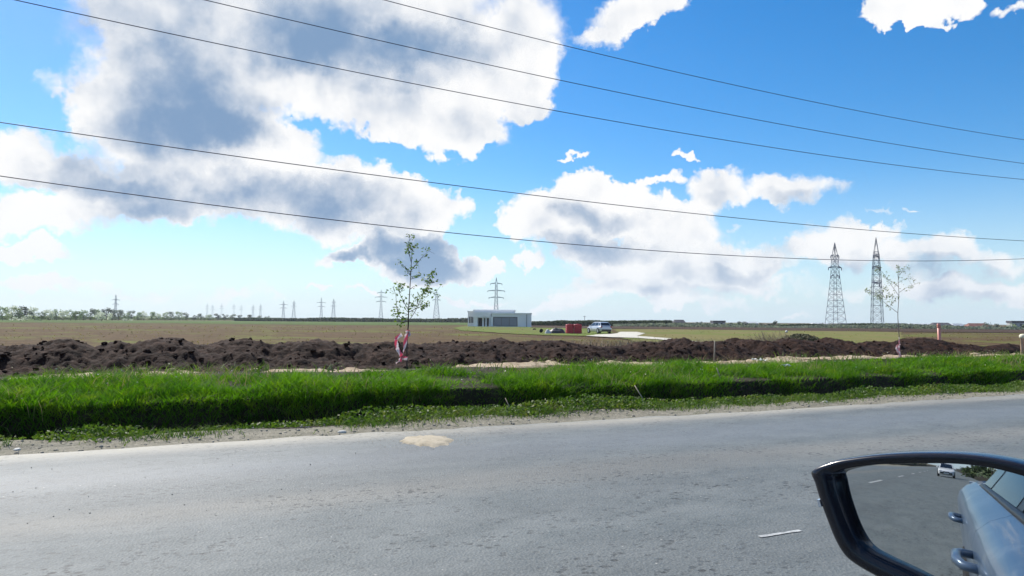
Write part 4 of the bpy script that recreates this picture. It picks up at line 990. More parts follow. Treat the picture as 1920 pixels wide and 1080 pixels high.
HEDGE = [  # px, top, distance, width, kind, bush
 (-60, 566, 330, 1.2, 'pale', 0), (-25, 572, 325, 1.1, 'green', 0), (4, 573, 330, 1.1, 'pale', 0), (22, 569, 340, 1.1, 'blossom', 0), (34, 575, 332, 1.0, 'green', 0), (50, 572, 345, 1.0, 'dark', 0), (62, 574, 350, 1.1, 'blossom', 0),
 (78, 582, 345, 1.0, 'green', 0), (92, 579, 360, 1.2, 'blossom', 0), (106, 577, 370, 1.1, 'pale', 0), (118, 580, 365, 1.1, 'blossom', 0), (132, 578, 380, 1.1, 'pale', 0), (142, 582, 372, 1.0, 'green', 0),
 (156, 580, 395, 1.2, 'pale', 0), (170, 577, 405, 1.1, 'grey', 0), (184, 579, 420, 1.1, 'pale', 0), (200, 574, 425, 1.0, 'dark', 0), (210, 579, 430, 1.1, 'grey', 0), (222, 579, 440, 1.1, 'grey', 0),
 (234, 584, 445, 1.1, 'pale', 0), (246, 581, 455, 1.1, 'grey', 0), (258, 584, 465, 1.1, 'pale', 0), (270, 582, 470, 1.2, 'blossom', 0), (284, 583, 480, 1.1, 'pale', 0), (296, 585, 490, 1.1, 'blossom', 0),
 (309, 584, 500, 1.2, 'pale', 0), (322, 583, 510, 1.2, 'grey', 0), (336, 583, 520, 1.2, 'pale', 0), (348, 585, 530, 1.1, 'grey', 0), (364, 590, 545, 1.2, 'dark', 0), (377, 587, 560, 1.3, 'grey', 0), (392, 588, 580, 1.3, 'pale', 0),
 (408, 587, 600, 1.2, 'dark', 0), (421, 588, 610, 1.2, 'dark', 0), (436, 588, 630, 1.3, 'grey', 0), (450, 590, 650, 1.3, 'dark', 0), (466, 589, 680, 1.4, 'dark', 0), (484, 591, 700, 1.4, 'grey', 0), (502, 592, 730, 1.4, 'dark', 0)]
NAMES = {'pale': '%s pale green tree from the left end of the blossoming hedgerow', 'blossom': '%s white blossoming tree from the left end of the hedgerow', 'green': '%s fresh green tree from the left end of the blossoming hedgerow',
         'dark': '%s dark green tree from the left end of the blossoming hedgerow', 'grey': '%s grey green tree from the left end of the blossoming hedgerow'}
for px_, yt, Y, w_, key, bu in HEDGE: tree(px_, yt, Y, w_, key, NAMES[key] % nth(key), HG)
tree(190, 584, 335, 1.0, 'blossom', 'low rounded white blossoming bush standing out before the left hedgerow', None, True)
tree(38, 592, 300, 1.7, 'blossom', 'low flat pale bush in front of the hedgerow, nearest the left edge', None, True)
tree(66, 593, 302, 1.3, 'pale', 'low dull green bush beside the flat pale bush, nearest the left edge', None, True)
tree(240, 596, 360, 1.6, 'blossom', 'tiny white bush at the foot of the hedgerow, right of the white rounded bush', None, True)
# dark undergrowth below the hedgerow and the far wood on both sides
def wood(name, x0, x1, ytop, Y0, Y1, n, size, key, thick, rag=.35):
    px_ = x0 + (x1 - x0) * RNG.random(n); Y = Y0 + (Y1 - Y0) * (px_ - x0) / (x1 - x0) + thick * (RNG.random(n) - .3)
    X = np.array([at(a, 600, c).x for a, c in zip(px_[::1], Y)])
    d_ = np.array([at(a, ytop(a), c).z for a, c in zip(px_, Y)])
    h = (d_ - FIELD_Z) * (0.84 + rag * fbm(X * .05, X * 0 + 4, 5, .65)); z = FIELD_Z + h * RNG.random(n) ** .8
    v, f = leaves(np.stack([X, Y, z], -1), size * (.6 + .8 * RNG.random(n)), .2, asp=1.2)
    return tag(link(name, np_mesh(name, v, f), LM[key]), kind='stuff')
wood('hedge_undergrowth', -90, 520, lambda x: 592 if x < 300 else 595, 345, 740, 9000, .9, 'green', 10)
wood('far_wood_treeline', 440, 900, lambda x: 596 if x < 700 else 597 if x < 840 else 595.5, 480, 500, 15000, 1.2, 'dark', 30)
wood('far_wood_treeline', 990, 1260, lambda x: 599.5 + (x - 990) * .01, 245, 240, 12000, .55, 'dark', 14, .6)
wood('far_wood_treeline', 1180, 2050, lambda x: 607.0 + (x - 1200) * .0055, 242, 232, 24000, .5, 'dark', 14, 1.1)
wood('far_wood_treeline', 1150, 2050, lambda x: 607.6 + (x - 1200) * .0055, 225, 215, 7000, .42, 'grey', 10, 1.3)
# bushes and houses along the right horizon
BG = 'bushes along the right horizon'
for k, (px_, yt, Y, w_, key) in enumerate([(1215, 603, 520, 1.3, 'dark'), (1245, 601, 515, 1.1, 'dark'), (1268, 604, 520, 1.3, 'grey'), (1312, 602, 515, 1.2, 'dark'), (1326, 604, 505, 1.2, 'grey'), (1372, 604, 505, 1.3, 'dark'), (1392, 602, 500, 1.3, 'dark'),
     (1412, 605, 490, 1.3, 'pale'), (1432, 604, 480, 1.3, 'dark'), (1455, 600, 480, 1.0, 'dark'), (1468, 606, 470, 1.4, 'pale'), (1492, 605, 470, 1.4, 'dark'), (1512, 606, 465, 1.4, 'green'), (1538, 604, 470, 1.0, 'dark'),
     (1556, 607, 450, 1.3, 'grey'), (1588, 607, 450, 1.3, 'dark'), (1607, 606, 440, 1.2, 'blossom'), (1619, 605, 445, 1.3, 'dark'), (1672, 612, 430, 1.4, 'dark'), (1698, 611, 425, 1.4, 'pale'), (1722, 610, 430, 1.4, 'dark'),
     (1742, 612, 425, 1.4, 'green'), (1790, 611, 430, 1.4, 'dark'), (1802, 609, 425, 1.3, 'grey'), (1856, 602, 430, .9, 'grey'), (1868, 610, 420, 1.3, 'dark'), (1905, 604, 425, 1.2, 'pale'), (1890, 611, 415, 1.3, 'green'), (1930, 608, 420, 1.3, 'dark')]):
    tree(px_, yt, Y * .66, w_, key, 'white blossoming bush just left of the tallest pylon' if key == 'blossom' else '%s %s bush, counted from the left, along the right horizon' % (nth('b' + key), {'dark': 'dark', 'grey': 'greyish', 'pale': 'pale green', 'green': 'fresh green'}[key]), BG, True)
M['wallw'] = mat('pale_render', [(.42, .42, .42), (.50, .50, .49)], .5, .9); M['rooff'] = mat('dark_roof', [(.055, .055, .07), (.085, .08, .09)], .6, .85)
M['roofr'] = mat('red_roof', [(.17, .065, .05), (.22, .09, .065)], .6, .85); M['roofp'] = mat('pale_roof', [(.42, .44, .47), (.50, .52, .54)], .4, .7); M['winglass'] = mat('window_glass', [(.03, .04, .05)], rough=.1)
def house(x0, x1, y_eave, y_ridge, Y, roof, label, flat=False, wallm='wallw', name='house'):
    Y = Y * .70
    a = at(x0, 610, Y); c = at(x1, 610, Y); w = c.x - a.x; zb = FIELD_Z; he = at((x0 + x1) / 2, y_eave, Y).z - zb; hr = at((x0 + x1) / 2, y_ridge, Y).z - zb; d = min(7.0, max(3.5, w * .6))
    root = empty(name, ((a.x + c.x) / 2, Y, zb), R(random.uniform(-6, 6)), label, name.replace('_', ' '))
    MB().box((0, 0, he / 2), (w * .94, d, he)).build('wall', M[wallm], root)
    mb = MB(); w2, d2 = w / 2, d / 2 + .4
    if flat: mb.box((0, 0, he + .15), (w, d + .6, max(.3, hr - he)))
    else: mb.add([(-w2, -d2, he), (w2, -d2, he), (w2, d2, he), (-w2, d2, he), (-w2 * .8, 0, hr), (w2 * .8, 0, hr)], [(3, 2, 1, 0), (0, 1, 5, 4), (2, 3, 4, 5), (1, 2, 5), (3, 0, 4)])
    mb.build('roof', M[roof], root)
    nw = max(2, int(w / 3.2))
    for k in range(nw):
        x = (-.5 + (k + .5) / nw) * w * .86
        MB().box((x, -d / 2 - .01, he * .55), (.9, .06, he * .34)).build('window', M['winglass'], root)
house(1184, 1206, 604, 601, 520, 'rooff', 'dark roofed house left of the gravel track end, on the right horizon')
house(1262, 1284, 604.5, 599.5, 520, 'rooff', 'dark hip roofed house between two dark bushes on the right horizon')
house(1334, 1358, 603.5, 600, 510, 'rooff', 'dark flat roofed house above a small pale shed', True)
house(1325, 1342, 610.5, 608.5, 480, 'roofp', 'small low pale shed below the dark flat roofed house', name='shed')
house(1396, 1420, 606, 603.5, 500, 'roofp', 'long grey roofed house between bushes, left of the brush heap', name='house')
house(1520, 1552, 608, 605, 480, 'roofp', 'pale roofed low house left of the narrow flared pylon')
house(1572, 1606, 608.5, 606, 480, 'rooff', 'long low dark roofed house between the two tall pylons')
house(1660, 1700, 608, 605.8, 470, 'rooff', 'long low dark roofed house directly behind the bare sapling')
house(1702, 1742, 608.5, 606.4, 470, 'roofp', 'long pale roofed shed between the bare sapling and the orange pipe', name='shed')
house(1744, 1782, 611, 605, 450, 'rooff', 'dark roofed house directly behind the orange pipe')
house(1782, 1806, 611, 606.5, 480, 'roofp', 'pale roofed house right of the orange pipe')
house(1812, 1850, 613, 606, 440, 'roofr', 'dark red roofed house right of the orange pipe')
house(1892, 1916, 604, 600.5, 440, 'rooff', 'tall dark flat roofed house near the right edge', True)

# ------------------------------------------------------------------ flat white building
M['white'] = mat('white_plaster', [(.87, .86, .85), (.90, .89, .88)], .5, .85); M['whitegrey'] = mat('grey_white_plaster', [(.85, .84, .84), (.88, .87, .86)], .5, .85)
M['frame'] = mat('dark_frame', [(.05, .055, .075)], rough=.4); M['doorway'] = mat('dark_opening', [(.02, .02, .022)], rough=.6)
def glassm(name, base, rough): 
    mt = mat(name, [base], rough=rough, spec=.8); return mt
M['bluepane'] = glassm('bluish_pane', (.16, .19, .25), .12)
BY = 188.0; ks = BY / FPX
bo = at(935, 612, BY); bo.z = FIELD_Z + .02
bd = empty('building', bo, R(-2.5), 'flat roofed white single storey building with a wide grey window', 'building')
X = lambda px: (px - 935) * ks
Zt = lambda y: (613.0 - y) * ks
def blk(name, x0, x1, y0, y1, z0, z1, m_, parent=bd): return MB().box(((x0 + x1) / 2, (y0 + y1) / 2, (z0 + z1) / 2), (x1 - x0, y1 - y0, z1 - z0)).build(name, m_, parent)
hi, lo_ = Zt(580.5), Zt(586.5)
blk('wall', X(886), X(963), 2.2, 9.0, 0, hi - .35, M['whitegrey'])                     # tall rear volume
blk('parapet', X(885), X(964), 2.0, 9.2, hi - .349, hi, M['white'])
blk('wall', X(874.5), X(886) - .003, 3.2, 8.6, 0, hi - .62, M['white'])
blk('parapet', X(873.5), X(886) - .003, 3.0, 8.8, hi - .619, hi - .35, M['white'])
blk('wall', X(922), X(996), -.6, 2.19, Zt(594), lo_ - .30, M['whitegrey'])            # front volume above the window
blk('parapet', X(921), X(997), -.8, 2.19, lo_ - .299, lo_, M['white'])
blk('wall', X(970.6), X(996), -.6, 2.19, 0, Zt(594) - .003, M['whitegrey'])
blk('pier', X(920), X(924.6), -.6, 2.19, 0, Zt(594) - .003, M['white'])
wf = blk('window', X(924.8), X(970.4), -.35, -.20, .18, Zt(594) - .006, M['frame'])
x0, x1 = X(926), X(969.4); n_ = 3
for k in range(n_):
    a, c = x0 + (x1 - x0) * k / n_ + .05, x0 + (x1 - x0) * (k + 1) / n_ - .05
    blk('pane', a, c, -.42, -.352, .34, Zt(595.2), M['bluepane'], wf)
blk('sill', X(924.8), X(970.4), -.7, -.2, .02, .17, M['whitegrey'])
# entrance: dark openings between white columns, an arch above the middle
blk('porch_beam', X(886) + .003, X(920) - .003, .2, 2.19, Zt(595.5), hi - .70, M['white'])
for a, c in ((896, 903.5), (906.5, 910), (911.8, 916)): blk('doorway', X(a), X(c), 2.10, 2.19, .1, Zt(596.5), M['doorway'])
for a in (905, 910.9, 917.4): 
    mb = MB(); mb.lathe([(.26, 0), (.26, .18), (.17, .25), (.15, Zt(597.2)), (.24, Zt(596.4)), (.24, Zt(595.6))], (X(a), .45, 0), 12); mb.build('column', M['white'], bd, True)
mb = MB(); cxa, rad = X(908), X(911.5) - X(908)
for k in range(11):
    a = math.pi * k / 10; mb.box((cxa + rad * math.cos(a), .12, Zt(595.5) + rad * math.sin(a)), (.20, .12, .20))
mb.build('arch', M['whitegrey'], bd)
blk('wall', X(888), X(895), .4, 2.19, 0, Zt(595.5) - .003, M['whitegrey'])
for k in range(3): blk('window', X(877 + k * 3.0), X(878.8 + k * 3.0), 3.12, 3.19, 1.0, 2.6, M['winglass'])
for px_ in (987.5,): blk('downpipe', X(px_) - .05, X(px_) + .05, -.72, -.61, 0, lo_ - .35, M['frame'])
blk('step', X(890), X(921), -.4, .1, 0, .12, M['white'])

# red ribbed tanks, black tarpaulin heap
M['tank'] = mat('red_plastic', [(.42, .020, .035), (.50, .030, .045)], 2, .4)
for px_, w_, lab in ((1068.0, 14.2, 'red ribbed plastic tank, left one of the two standing side by side'), (1083.0, 15.0, 'red ribbed plastic tank, right one next to the silver car')):
    Y = 94.0; k_ = Y / FPX; p = at(px_, 623, Y); p.z = FIELD_Z + .10; H = at(px_, 607.5, Y).z - p.z; r_ = w_ * k_ * .5
    tk = empty('water_tank', p, R(8), lab, 'tank', 'red tanks beside the silver car')
    pf = [(r_ * .86, 0), (r_ * .95, .04)]
    for j in range(4):
        z = H * (.06 + .21 * j); pf += [(r_, z + .02), (r_, z + .12), (r_ * .92, z + .145), (r_ * .92, z + .175)]
    pf += [(r_, H * .90), (r_ * .96, H * .955), (r_ * .7, H * .97)]
    mb = MB(); mb.lathe(pf, n=28, sq=4.5); mb.build('tank_body', M['tank'], tk, True)
    mb = MB(); mb.lathe([(r_ * .34, H * .971), (r_ * .34, H * 1.0), (r_ * .30, H * 1.01)], n=16); mb.build('lid', M['tank'], tk, True)
M['tarp'] = mat('black_tarp', [(.014, .015, .019), (.028, .030, .036)], 2, .45, bump=.3, bscale=3)
def heap(name, px_, yb, Y, wx, wy, h, material, label, cat, seed, power=.8):
    p = at(px_, yb, Y); p.z = FIELD_Z + .09; n_ = 28; xs = np.linspace(-1.05, 1.05, n_); V = []
    Xg, Yg = np.meshgrid(xs, xs, indexing='ij'); r2 = (Xg ** 2 + Yg ** 2)
    Z = h * np.clip(1 - r2, 0, 1) ** power * (1 + .35 * fbm(Xg * 1.7 + seed, Yg * 1.7, 3)) - .03
    i_ = np.arange(n_ * n_).reshape(n_, n_); f = np.stack([i_[:-1, :-1], i_[1:, :-1], i_[1:, 1:], i_[:-1, 1:]], -1).reshape(-1, 4)
    return tag(link(name, np_mesh(name, np.stack([Xg * wx, Yg * wy, Z], -1).reshape(-1, 3), f, True), material, loc=p), label, cat)
heap('tarpaulin_heap', 1043, 622.5, 95, 1.15, .8, .66, M['tarp'], 'low heap under a black tarpaulin left of the red tanks', 'heap', 3, .5)
M['sack'] = mat('grey_sack', [(.42, .43, .45), (.52, .52, .53)], 3, .7)
heap('sack', 1027.5, 622, 93.5, .42, .4, .52, M['sack'], 'pale grey sack leaning on the black tarpaulin heap', 'sack', 8, .7)
mb = MB(); mb.lathe([(.20, 0), (.24, .42), (.22, .42), (.18, .05)], n=14); bk = empty('bucket', at(1014, 620, 97), 0, 'black bucket tipped over on the lawn left of the tarpaulin heap', 'bucket'); bk.location.z = FIELD_Z + .30; bk.rotation_euler = (R(70), R(25), 0)
mb.build('bucket_body', M['tarp'], bk, True)
mb = MB(); mb.tube([(-.23, 0, .40), (-.16, 0, .52), (0, 0, .57), (.16, 0, .52), (.23, 0, .40)], .012, 5); mb.build('handle', M['tarp'], bk)
tb = at(1002, 616, 130); heap('spoil_clod', 1002, 616, 130, .35, .3, .3, M['soil'], 'small dark clod on the lawn near the building corner', 'clod', 2)

# ------------------------------------------------------------------ cars
def paint(name, c, rough=.28, coat=1.0, metal=.35): 
    return mat(name, [c], rough=rough, metal=metal, coat=coat)
M['silver'] = paint('silver_paint', (.60, .61, .64), metal=.15); M['cwhite'] = paint('white_paint', (.78, .78, .78), metal=0.0)
M['bluesilver'] = mat('dusty_blue_silver_paint', [(.075, .12, .195), (.105, .155, .235), (.16, .205, .27)], 2.2, .30, 5, metal=.2, coat=.5)
M['tyre'] = mat('tyre_rubber', [(.018, .018, .02)], rough=.9); M['rim'] = mat('alloy_rim', [(.45, .46, .48)], rough=.35, metal=.8); M['black'] = mat('black_trim', [(.012, .012, .014)], rough=.35)
M['carglass'] = mat('car_glass', [(.015, .018, .022)], rough=.04, spec=.9); M['lampred'] = mat('red_lamp', [(.30, .012, .015)], rough=.2); M['lampclear'] = mat('clear_lamp', [(.75, .76, .78)], rough=.08, metal=.6)
M['plate'] = mat('number_plate', [(.75, .75, .73)], rough=.5)
def make_car(loc, rotz, pm, label, group=None):
    """small hatchback; x forwards, y to its left"""
    root = empty('parked_car', loc, rotz, label, 'car', group)
    ST = [(-2.02, .36, .72, .66), (-1.97, .26, .90, .78), (-1.75, .23, .95, .82), (-1.0, .20, .95, .85), (0, .19, .92, .85), (1.0, .20, .90, .84), (1.35, .21, .86, .83), (1.75, .24, .76, .78), (1.96, .28, .66, .70), (2.03, .36, .56, .60)]
    V = []; F = []; K = 10
    for x, z0, z1, w in ST:
        zm = z0 + (z1 - z0) * .62
        ring = [(-w * .92, z0), (-w, z0 + .12), (-w, zm), (-w * .955, z1 - .03), (-w * .80, z1), (w * .80, z1), (w * .955, z1 - .03), (w, zm), (w, z0 + .12), (w * .92, z0)]
        V += [(x, y, z) for y, z in ring]
    for k in range(len(ST) - 1):
        for j in range(K): F.append((k * K + j, (k + 1) * K + j, (k + 1) * K + (j + 1) % K, k * K + (j + 1) % K))
    F += [tuple(range(K)), tuple(range((len(ST) - 1) * K + K - 1, (len(ST) - 1) * K - 1, -1))]
    bd_ = MB(); bd_.add(V, F); body_ = bd_.build('body', pm, root, True)
    md = body_.modifiers.new('edge', 'BEVEL'); md.width = .03; md.segments = 2; md.limit_method = 'ANGLE'; md.angle_limit = R(35)
    gh_ = [(-1.93, .93, .76), (-1.50, 1.40, .60), (-1.1, 1.445, .585), (.05, 1.45, .58), (.35, 1.42, .585), (1.20, .895, .745)]
    mb = MB(); base = [(-1.93, .91), (1.20, .88)]
    for sy in (1, -1): pass
    Vg = []; 
    for x, z, w in gh_: Vg += [(x, w, z), (x, -w, z)]
    ng = len(gh_)
    Fg = [(2 * k, 2 * k + 1, 2 * k + 3, 2 * k + 2) for k in range(ng - 1)]
    Fg += [tuple(2 * k for k in range(ng)), tuple(2 * k + 1 for k in range(ng - 1, -1, -1)), (0, 2 * ng - 2, 2 * ng - 1, 1)]
    mb.add(Vg, Fg); cab = mb.build('cabin', pm, root); md = cab.modifiers.new('edge', 'BEVEL'); md.width = .04; md.segments = 3; md.limit_method = 'ANGLE'; md.angle_limit = R(25)
    def pane(pts, nrm):
        n_ = Vector(nrm).normalized() * .006; a = [Vector(p) + n_ for p in pts]; c = [Vector(p) - n_ * 2 for p in pts]; k = len(pts)
        mb = MB(); mb.add(a + c, [tuple(range(k)), tuple(range(2 * k - 1, k - 1, -1))] + [(j, k + j, k + (j + 1) % k, (j + 1) % k) for j in range(k)]); mb.build('window', M['carglass'], root)
    for sy in (1, -1):
        def w(z): return sy * (.755 + (.583 - .755) * (z - .92) / (1.44 - .92))
        def q(x, z): return (x, w(z), z)
        o_ = lambda pts: pts if sy > 0 else pts[::-1]
        pane(o_([q(-.25, .97), q(-.25, 1.37), q(.28, 1.36), q(.95, .97)]), (0, sy, .33)); pane(o_([q(-1.15, .98), q(-1.10, 1.37), q(-.33, 1.38), q(-.33, .97)]), (0, sy, .33)); pane(o_([q(-1.72, 1.0), q(-1.45, 1.33), q(-1.2, 1.36), q(-1.24, .99)]), (0, sy, .33))
    pane([(-1.86, -.66, 1.00), (-1.54, -.54, 1.355), (-1.54, .54, 1.355), (-1.86, .66, 1.00)], (-1, 0, .9)); pane([(1.10, .64, .96), (.44, .52, 1.37), (.44, -.52, 1.37), (1.10, -.64, .96)], (.53, 0, .85))
    for x in (-1.28, 1.28):
        for sy in (1, -1):
            mb = MB(); prof = [(.20, -.09), (.29, -.10), (.31, -.06), (.31, .06), (.29, .10), (.20, .09)]
            mb.lathe(prof, n=22); w_ = mb.build('wheel', M['tyre'], root, True, (x, sy * .76, .31)); w_.rotation_euler = (R(90), 0, 0)
            mb = MB(); mb.lathe([(.205, -.101), (.195, -.085), (.06, -.075), (.05, -.09), (.05, .09), (.06, .075), (.195, .085), (.205, .101)], n=20)
            for a in range(6): mb.box((math.cos(a * 1.047) * .12, math.sin(a * 1.047) * .12, 0), (.15, .045, .196), a * 1.047)
            mb.build('rim', M['rim'], w_, False)
            ar = MB(); ar.lathe([(.37, -.02), (.37, .02)], n=22); aw = ar.build('wheel_arch', M['black'], root, False, (x, sy * .842, .33)); aw.rotation_euler = (R(90), 0, 0)
            w_.location.y = sy * .775
    for sy in (1, -1):
        MB().box((-1.975, sy * .66, .80), (.06, .20, .20)).build('taillight', M['lampred'], root); MB().box((1.93, sy * .58, .60), (.12, .26, .12)).build('headlight', M['lampclear'], root)
        mb = MB(); mb.lathe([(.03, -.08), (.085, -.06), (.09, .05), (.05, .07)], (.92, sy * .90, .98), 10); mb.build('side_mirror', pm, root, True)
    MB().box((-2.01, 0, .40), (.10, 1.36, .22)).build('bumper', M['black'], root); MB().box((2.0, 0, .42), (.10, 1.20, .18)).build('bumper', M['black'], root)
    MB().box((-1.995, 0, .70), (.03, .50, .11)).build('number_plate', M['plate'], root); MB().box((2.055, 0, .42), (.02, .50, .11)).build('number_plate', M['plate'], root)
    MB().box((2.0, 0, .55), (.06, .62, .08)).build('grille', M['black'], root)
    return root
cp = at(1123, 628.6, 95)
sc_ = make_car((cp.x, cp.y, FIELD_Z + .15), R(111), M['silver'], 'silver hatchback parked on the gravel track beside the red tanks')

# the white car that follows, and roadside growth, seen in the door mirror
make_car(P(-44, 0.45, .02), AZ, M['cwhite'], 'white car on the road behind, seen small in the door mirror')
def roadside(s, t, H, wf, key, label, bush, group=None):
    p = P(s, t, -.3); root = empty('bush' if bush else 'tree', p, random.uniform(0, 6), label, 'bush' if bush else 'tree', group)
    c = link('crown', withmat(random.choice(CB_ if bush else CR), key), None, root); c.scale = (H * wf, H * wf, H); tag(c, kind='stuff')
    t_ = link('trunk', TRUNK, None, root); t_.scale = (H * .9, H * .9, H * .9)
for k in range(14): roadside(-26 - k * 10 - random.uniform(0, 5), 11.5 + random.uniform(0, 3), random.uniform(2.2, 4.0), 1.2, random.choice(['green', 'dark', 'pale']), '%s bush on the far verge behind, seen in the door mirror' % nth('m1'), True, 'verge bushes seen in the mirror')
for k in range(9): roadside(-120 - k * 26, 14 + random.uniform(0, 4), random.uniform(6, 9), 1.0, random.choice(['green', 'dark']), '%s roadside tree far behind, seen at the top of the door mirror' % nth('m2'), False, 'far roadside trees seen in the mirror')
roadside(-27, -4.6, 1.3, 1.7, 'green', 'low green bush by the tree trunk, seen in the door mirror', True)
roadside(-31, -5.2, 9, .8, 'dark', 'tall tree by the near verge behind, seen in the door mirror', False)
for k in range(8): roadside(-50 - k * 14, -6 - random.uniform(0, 3), random.uniform(2.5, 6), 1.1, random.choice(['green', 'dark', 'pale']), '%s bush on the near verge behind, seen in the door mirror' % nth('m3'), True, 'near verge bushes seen in the mirror')

# ------------------------------------------------------------------ the car the picture was taken from: flank, door mirror
own = empty('own_car', P(0, 0, 0), AZ, 'dusty blue silver car in the foreground whose black door mirror fills the lower right', 'car')
TB = 0.335                                       # how far its left side bulges from the lens
PROF = [(-.10, .24), (-.045, .42), (-.030, .60), (-.010, .76), (0, .865), (-.012, .915), (-.055, .955), (-.122, .985)]
BELT = -.10
def taper(s): 
    return -.55 * max(0.0, (-s - 2.1) / .9) ** 2.2 - .10 * max(0, s - 1.6) ** 2
def flank(s0, s1, mb, n=14, lo=0, side=1):
    rows = []
    for k in range(n + 1):
        s = s0 + (s1 - s0) * k / n; row = []
        for j, (dt, z) in enumerate(PROF[lo:]):
            t = TB + dt + taper(s)
            if side < 0: t = -1.35 - t
            row.append((s, t, z + BELT * s * max(0, z - .7)))
        rows.append(row)
    m_ = len(rows[0]); V = [v for r_ in rows for v in r_]
    F = [(k * m_ + j, (k + 1) * m_ + j, (k + 1) * m_ + j + 1, k * m_ + j + 1) for k in range(n) for j in range(m_ - 1)]
    if side < 0: F = [f[::-1] for f in F]
    mb.add(V, F)
def shell(name, s0, s1, side=1, n=14):
    mb = MB(); flank(s0, s1, mb, n, 0, side); o = mb.build(name, M['bluesilver'], own, True)
    md = o.modifiers.new('thickness', 'SOLIDIFY'); md.thickness = .035; md.offset = 1
    es = o.modifiers.new('crease', 'EDGE_SPLIT'); es.split_angle = R(38)
    return o
for side in (1, -1):
    fd = shell('door', -.46, .80, side); rdoor = shell('door', -1.55, -.463, side); shell('rear_wing', -2.95, -1.553, side); shell('front_wing', .803, 2.2, side)
    sg = 1 if side > 0 else -1; cv = (lambda t: t) if side > 0 else (lambda t: -1.35 - t)
    # rubber sill strip, pillars, roof rail
    mb = MB(); mb.tube([(s, cv(TB - .135 + taper(s)), .992 - .028 * s) for s in np.linspace(-1.75, .75, 14)], .016, 8); mb.build('sill_strip', M['black'], own, True)
    def glassp(s, z): return (s, cv(TB - .142 - .28 * max(0, (z - 1.0) / .46) ** 1.15 + taper(s) * .5), z)
    def pillar(p0, p1, w0, w1):
        mb = MB(); d = .03; V = []
        for (s, z), w in ((p0, w0), (p1, w1)):
            a, c = glassp(s - w, z), glassp(s + w, z); V += [a, c, (c[0], c[1] - d * sg, c[2]), (a[0], a[1] - d * sg, a[2])]
        mb.add(V, [(0, 1, 5, 4), (1, 2, 6, 5), (2, 3, 7, 6), (3, 0, 4, 7), (3, 2, 1, 0), (4, 5, 6, 7)]); return mb.build('pillar', M['black'], own)
    pillar((-.52, 1.0), (-.60, 1.46), .055, .045); pillar((-1.46, 1.02), (-1.38, 1.46), .03, .03); pillar((1.00, .97), (.30, 1.47), .04, .03)
    mb = MB(); V = [glassp(-1.43, 1.035), glassp(-.58, 1.01), glassp(-.645, 1.445), glassp(-1.355, 1.445)]; V += [(v[0], v[1] - .005 * sg, v[2]) for v in V]
    mb.add(V, [(0, 1, 2, 3), (7, 6, 5, 4), (0, 4, 5, 1), (1, 5, 6, 2), (2, 6, 7, 3), (3, 7, 4, 0)]); mb.build('rear_window', M['carglass'], own)
    mb = MB(); V = [glassp(-1.95, 1.05), glassp(-1.50, 1.04), glassp(-1.42, 1.43), glassp(-1.60, 1.40)]; V += [(v[0], v[1] - .005 * sg, v[2]) for v in V]
    mb.add(V, [(0, 1, 2, 3), (7, 6, 5, 4), (0, 4, 5, 1), (1, 5, 6, 2), (2, 6, 7, 3), (3, 7, 4, 0)]); mb.build('quarter_window', M['carglass'], own)
    for dr, s0 in ((fd, -.34), (rdoor, -1.39)):
        y0 = cv(TB - .012)
        pts = [(s0 + .10, y0 - .02 * sg, .845), (s0 + .085, y0 + .046 * sg, .850), (s0 + .04, y0 + .062 * sg, .854), (s0 - .05, y0 + .062 * sg, .854), (s0 - .095, y0 + .046 * sg, .850), (s0 - .11, y0 - .02 * sg, .845)]
        mb = MB(); mb.tube(pts, [.014, .015, .016, .016, .015, .014], 10); mb.build('handle', M['bluesilver'], dr, True)
mb = MB(); V = []; rs_ = [(-2.35, 1.04, .66), (-1.75, 1.39, .60), (-1.5, 1.485, .59), (-.6, 1.535, .59), (.25, 1.51, .59), (.9, 1.06, .76)]
for s, z, w in rs_: V += [(s, -.675 + w, z - .02), (s, -.675 + w * .5, z), (s, -.675 - w * .5, z), (s, -.675 - w, z - .02)]
mb.add(V[4:20], [(k * 4 + j, (k + 1) * 4 + j, (k + 1) * 4 + j + 1, k * 4 + j + 1) for k in range(3) for j in range(3)])
o = mb.build('roof', M['bluesilver'], own, True); md = o.modifiers.new('thickness', 'SOLIDIFY'); md.thickness = .04; md.offset = -1
mb = MB(); mb.add(V[:8], [(0, 4, 5, 1), (1, 5, 6, 2), (2, 6, 7, 3)]); o = mb.build('tailgate_window', M['carglass'], own); md = o.modifiers.new('thickness', 'SOLIDIFY'); md.thickness = .005
mb = MB(); mb.add(V[16:], [(0, 4, 5, 1), (1, 5, 6, 2), (2, 6, 7, 3)])
mb = MB(); V = []
for s, z in ((2.25, .74), (1.7, .90), (.95, 1.0)):
    w = .88 + taper(s); V += [(s, -.675 + w, z - .06), (s, -.675 + w * .6, z), (s, -.675 - w * .6, z), (s, -.675 - w, z - .06)]
mb.add(V, [(k * 4 + j, (k + 1) * 4 + j, (k + 1) * 4 + j + 1, k * 4 + j + 1) for k in range(2) for j in range(3)]); o = mb.build('bonnet', M['bluesilver'], own, True); md = o.modifiers.new('thickness', 'SOLIDIFY'); md.thickness = .02
mb = MB(); V = []
for s, z in ((-2.9, .60), (-2.85, 1.0), (-2.38, 1.04)):
    w = .96 + taper(s); V += [(s, -.675 + w, z), (s, -.675 - w, z)]
mb.add(V, [(0, 1, 3, 2), (2, 3, 5, 4)]); o = mb.build('tailgate', M['bluesilver'], own, True); md = o.modifiers.new('thickness', 'SOLIDIFY'); md.thickness = .02
MB().box((-.4, -.675, .24), (3.6, 1.5, .06)).build('cabin_floor', M['black'], own)
